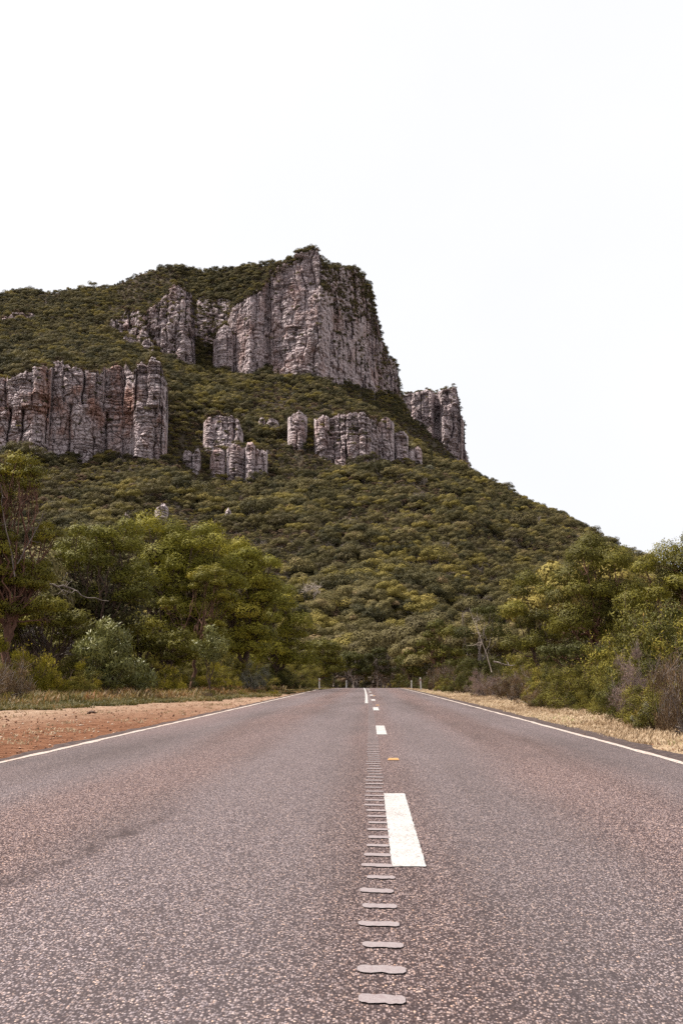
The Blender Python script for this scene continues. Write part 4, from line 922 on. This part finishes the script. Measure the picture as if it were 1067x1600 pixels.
rg = np.random.default_rng(31)
gzv = np.vectorize(gz)
def band(n, y0, y1, xa, xb, clus=0):
    y = y0+(y1-y0)*rg.random(n)**1.7; lo, hi = xa(y), xb(y); x = lo+(hi-lo)*rg.random(n)
    k_ = fbm(x*.9, y*.6, seed=88, n=3)+clus > rg.uniform(-.35, .35, n); return x[k_], y[k_]
xr = lambda y: np.interp(y, [0, 17, 25, 34, 53, 74, 95], [5.4, 5.7, 6.0, 6.1, 6.3, 4.6, 3.4])
x, y = band(15000, 8, 100, lambda y: ER+.35+cshift(y), xr, .25)
x2 = rg.uniform(ER+.4, 6.2, 4500); y2 = rg.uniform(-3, 9, 4500); k2 = fbm(x2*.9, y2*.6, seed=88, n=3)+.25 > rg.uniform(-.35, .35, 4500); x = np.concatenate([x, x2[k2]]); y = np.concatenate([y, y2[k2]])
tufts('dry_grass', x, y, gzv(x, y), .035+.07*rg.random(len(x))*(1+np.clip(x-4.6, 0, 1)), 9, M['straw'], 'short dry straw coloured grass on the right verge', rg)
xl = lambda y: np.interp(y, [0, 20, 29, 32, 39, 55, 75, 95], [-13.5, -12.6, -10.8, -9.9, -8.3, -6.5, -5.5, -5.0])
x, y = band(52000, 20, 95, lambda y: xl(y)-8.5, lambda y: xl(y)+1.0+1.1*fbm(y*.45, 0*y, seed=17)+.8*fbm(y*2.1, 0*y, seed=18), .25)
tufts('verge_grass', x, y, gzv(x, y), (.05+.10*rg.random(len(x)))*(1+.9*np.clip((xl(y)-x)/5, 0, 1.5)), 8, M['ggrass'], 'green and brown grass at the foot of the left shrubs', rg)
x, y = band(9000, 24, 95, lambda y: xl(y)-9.0, lambda y: xl(y)-.4-2.6*rg.random(len(y)), .0)
tufts('tall_grass', x, y, gzv(x, y), .18+.34*rg.random(len(x)), 12, M['ggrass'], 'tall ragged orange brown grass in front of the left shrubs', rg, wd=.007, spread=.22, tb=.62)
x, y = band(4500, 14, 95, lambda y: xl(y)+.4, lambda y: EL-1.0+cshift(y), -.30)
tufts('sparse_grass', x, y, gzv(x, y), .02+.05*rg.random(len(x)), 7, M['straw'], 'sparse dead grass on the pale strip of the left shoulder', rg)
def stones(n, name, xa, xb, y0, y1, r0, r1, label):
    y = y0+(y1-y0)*rg.random(n)**1.6; x = xa(y)+(xb(y)-xa(y))*rg.random(n); r = r0*(r1/r0)**(rg.random(n)**2.2); z = gzv(x, y)+r*.15
    base = np.array([[1, 0, 0], [0, 1, 0], [-1, 0, 0], [0, -1, 0], [0, 0, .7], [0, 0, -.7]])
    V = base[None]*r[:, None, None]*rg.uniform(.6, 1.3, (n, 6, 1)); a = rg.uniform(0, 6.28, n); c, s_ = np.cos(a)[:, None], np.sin(a)[:, None]
    V = np.stack([V[..., 0]*c-V[..., 1]*s_, V[..., 0]*s_+V[..., 1]*c, V[..., 2]], -1)+np.stack([x, y, z], -1)[:, None]
    T = np.array([[0, 1, 4], [1, 2, 4], [2, 3, 4], [3, 0, 4], [1, 0, 5], [2, 1, 5], [3, 2, 5], [0, 3, 5]])
    T = (np.arange(n)[:, None, None]*6+T[None]).reshape(-1, 3)
    link(name, mesh(name, V.reshape(-1, 3), None, M['stone'], smooth=False, T=T, attrs={'tint': np.repeat(rg.random(n), 6)}), kind='stuff', label=label)
stones(6500, 'shoulder_gravel', lambda y: -10.5+0*y, lambda y: EL-.25+cshift(y), 9, 60, .006, .035, 'loose red and pale gravel on the left shoulder')
stones(1500, 'verge_pebbles', lambda y: ER+.15+cshift(y), lambda y: ER+.9+cshift(y), 8, 45, .006, .025, 'fine dark gravel along the right asphalt edge')

# ================================================================== SMALL THINGS
def guide_post(px, D, h, label, lean=0.0, red=True):
    g = wp(px, 1060, D); x, y = float(g[0]), float(g[1]); z = gz(x, y)
    r = link('guide_post', None, loc=(x, y, z), label=label, category='guide post', group='white guide posts near the crest'); r.rotation_euler.y = lean
    mb = MB(); w = .055
    prof = [(-w, -.012), (-w*.5, .016), (w*.5, .016), (w, -.012), (w*.45, .004), (-w*.45, .004)]
    zz = [-.25, h-.05, h]; V = [[a*(1 if q < 2 else .8), b, zc] for q, zc in enumerate(zz) for a, b in prof]; Q = [[q*6+i, q*6+(i+1) % 6, q*6+6+(i+1) % 6, q*6+6+i] for q in range(2) for i in range(6)]
    mb.add(V, Q); mb.add([[a*.8, b, h] for a, b in prof], [[0, 1, 4, 5], [1, 2, 3, 4]])
    link('post', mb.mesh('post', M['post_white'], smooth=False), r)
    mb = MB(); mb.box((0, -.008, h-.2), (.05, .012, .10)); link('reflector', mb.mesh('reflector', M['reflector_red' if red else 'grey_glass'], smooth=False), r)
guide_post(657.5, 77, 1.02, 'nearest and tallest guide post, leaning slightly left, on the right verge', lean=-.07)
guide_post(642.5, 91, .78, 'second white guide post on the right verge near the crest', red=False)
guide_post(499, 84, .95, 'white guide post on the left verge at the crest')
guide_post(541, 118, .95, 'far white guide post beyond the crest on the left', red=False)
def marker(px, py, label):
    a = math.atan((py-CY)/F)-PITCH; D = CAMZ/math.tan(a); g = wp(px, 1060, D); x, y = float(g[0]), float(g[1])
    r = link('pavement_marker', None, loc=(x, y, float(zg(y))+.004), label=label, category='road marker', group='yellow raised pavement markers on the centre line')
    mb = MB(); V = [[sx*(.062 if t == 0 else .05), sy*(.05 if t == 0 else .024), t*.018] for t in (0, 1) for sx, sy in ((-1, -1), (1, -1), (1, 1), (-1, 1))]
    mb.add(V, [[4, 5, 6, 7], [1, 2, 6, 5], [3, 0, 4, 7], [2, 3, 7, 6], [3, 2, 1, 0], [0, 1, 5, 4]]); link('body', mb.mesh('body', M['marker_yellow'], smooth=False), r)
    n_ = np.array([0, -.018, .026]); n_ /= np.linalg.norm(n_); o_ = n_*.0015
    mb = MB(); mb.add(np.array([[-.05, -.0465, .0025], [.05, -.0465, .0025], [.043, -.0275, .0155], [-.043, -.0275, .0155]])+o_*1.4, [[0, 1, 2, 3]])
    link('lens', mb.mesh('lens', M['marker_lens'], smooth=False), r)
marker(613.5, 1187.5, 'yellow raised marker between the first two white dashes')
marker(589.5, 1102.3, 'yellow raised marker further off beyond the second dash')
marker(584, 1087.5, 'farthest small yellow raised marker before the crest')
# flattened tyre rubber and sticks on the gravel
def debris(px, py, L, W, label, seed, mt='bark_brown'):
    a = math.atan((py-CY)/F)-PITCH; D = CAMZ/math.tan(a); g = wp(px, 1060, D); x, y = float(g[0]), float(g[1]); rg = np.random.default_rng(seed); mb = MB()
    for _ in range(4): mb.tube(curve((rg.uniform(-.3, .1)*L, rg.uniform(-.3, .3)*W, .02), (rg.uniform(.1, .5)*L, rg.uniform(-.3, .3)*W, .05), rg, 6, -.15, .06), W*.12*np.array([.5, 1, 1.1, 1, .7, .3]), 5)
    mb2 = mb.mesh('bark_scrap', M[mt]); link('bark_scrap', mb2, loc=(x, y, gz(x, y)), label=label, category='bark scrap')
debris(141, 1112, .42, .22, 'dark strip of fallen bark on the pale left shoulder', 1)
debris(14, 1181, .20, .12, 'dark scrap of bark at the left asphalt edge', 2)
debris(905, 1145, .16, .14, 'small dark twig scrap beside the right edge line', 3)
# bare fallen limb hanging out of the left gums
def limb(label, pts, D, r, seed, mt='bark_dead', twigs=5):
    rg = np.random.default_rng(seed); P = np.array([wp(a, b, D+c) for a, b, c in pts]); o = P[0].copy(); P = P-o; mb = MB()
    t = np.linspace(0, 1, len(P)); tt = np.linspace(0, 1, 14); Q = np.stack([np.interp(tt, t, P[:, k_]) for k_ in range(3)], -1)+rg.normal(size=(14, 3))*r*.5
    mb.tube(Q, np.linspace(r, r*.25, 14), 7)
    for _ in range(twigs):
        i = rg.integers(3, 13); d = rdirs(1, rg)[0]; d[2] = d[2]*.7; e = Q[i]+d*rg.uniform(.4, 1.2); mb.tube(curve(Q[i], e, rg, 6, 0, .09), np.linspace(r*.4, r*.08, 6), 4)
    link('bare_branch', mb.mesh('bare_branch', M[mt]), loc=o, label=label, category='branch')
limb('bare crooked branch reaching right from the left edge gum', [(52, 908, 0), (85, 915, 0), (108, 917, .3), (135, 932, .3), (170, 940, .6)], 47, .06, 4)
limb('pale bare limb rising in the dark gum on the right', [(768, 1050, 0), (756, 1010, 0), (742, 975, 0), (733, 950, 0)], 58, .032, 5, 'bark_pale', twigs=6)
limb('second pale limb crossing the dark gum on the right', [(760, 1000, 0), (752, 980, 0), (745, 962, 0)], 57, .026, 6, 'bark_dead', twigs=3)
limb('short white broken limb below the rounded right gum', [(771, 1033, 0), (785, 1037, 0), (800, 1040, 0)], 48, .045, 7, twigs=3)
limb('tall thin bare limb above the left edge gum', [(25, 900, 0), (15, 850, 0), (5, 800, 0), (2, 755, 0)], 45, .034, 8, twigs=6)
limb('forked bare limb beside the tall thin one at the left edge', [(28, 880, 0), (45, 850, 0), (62, 820, 0), (72, 790, 0)], 45, .03, 9, twigs=8)
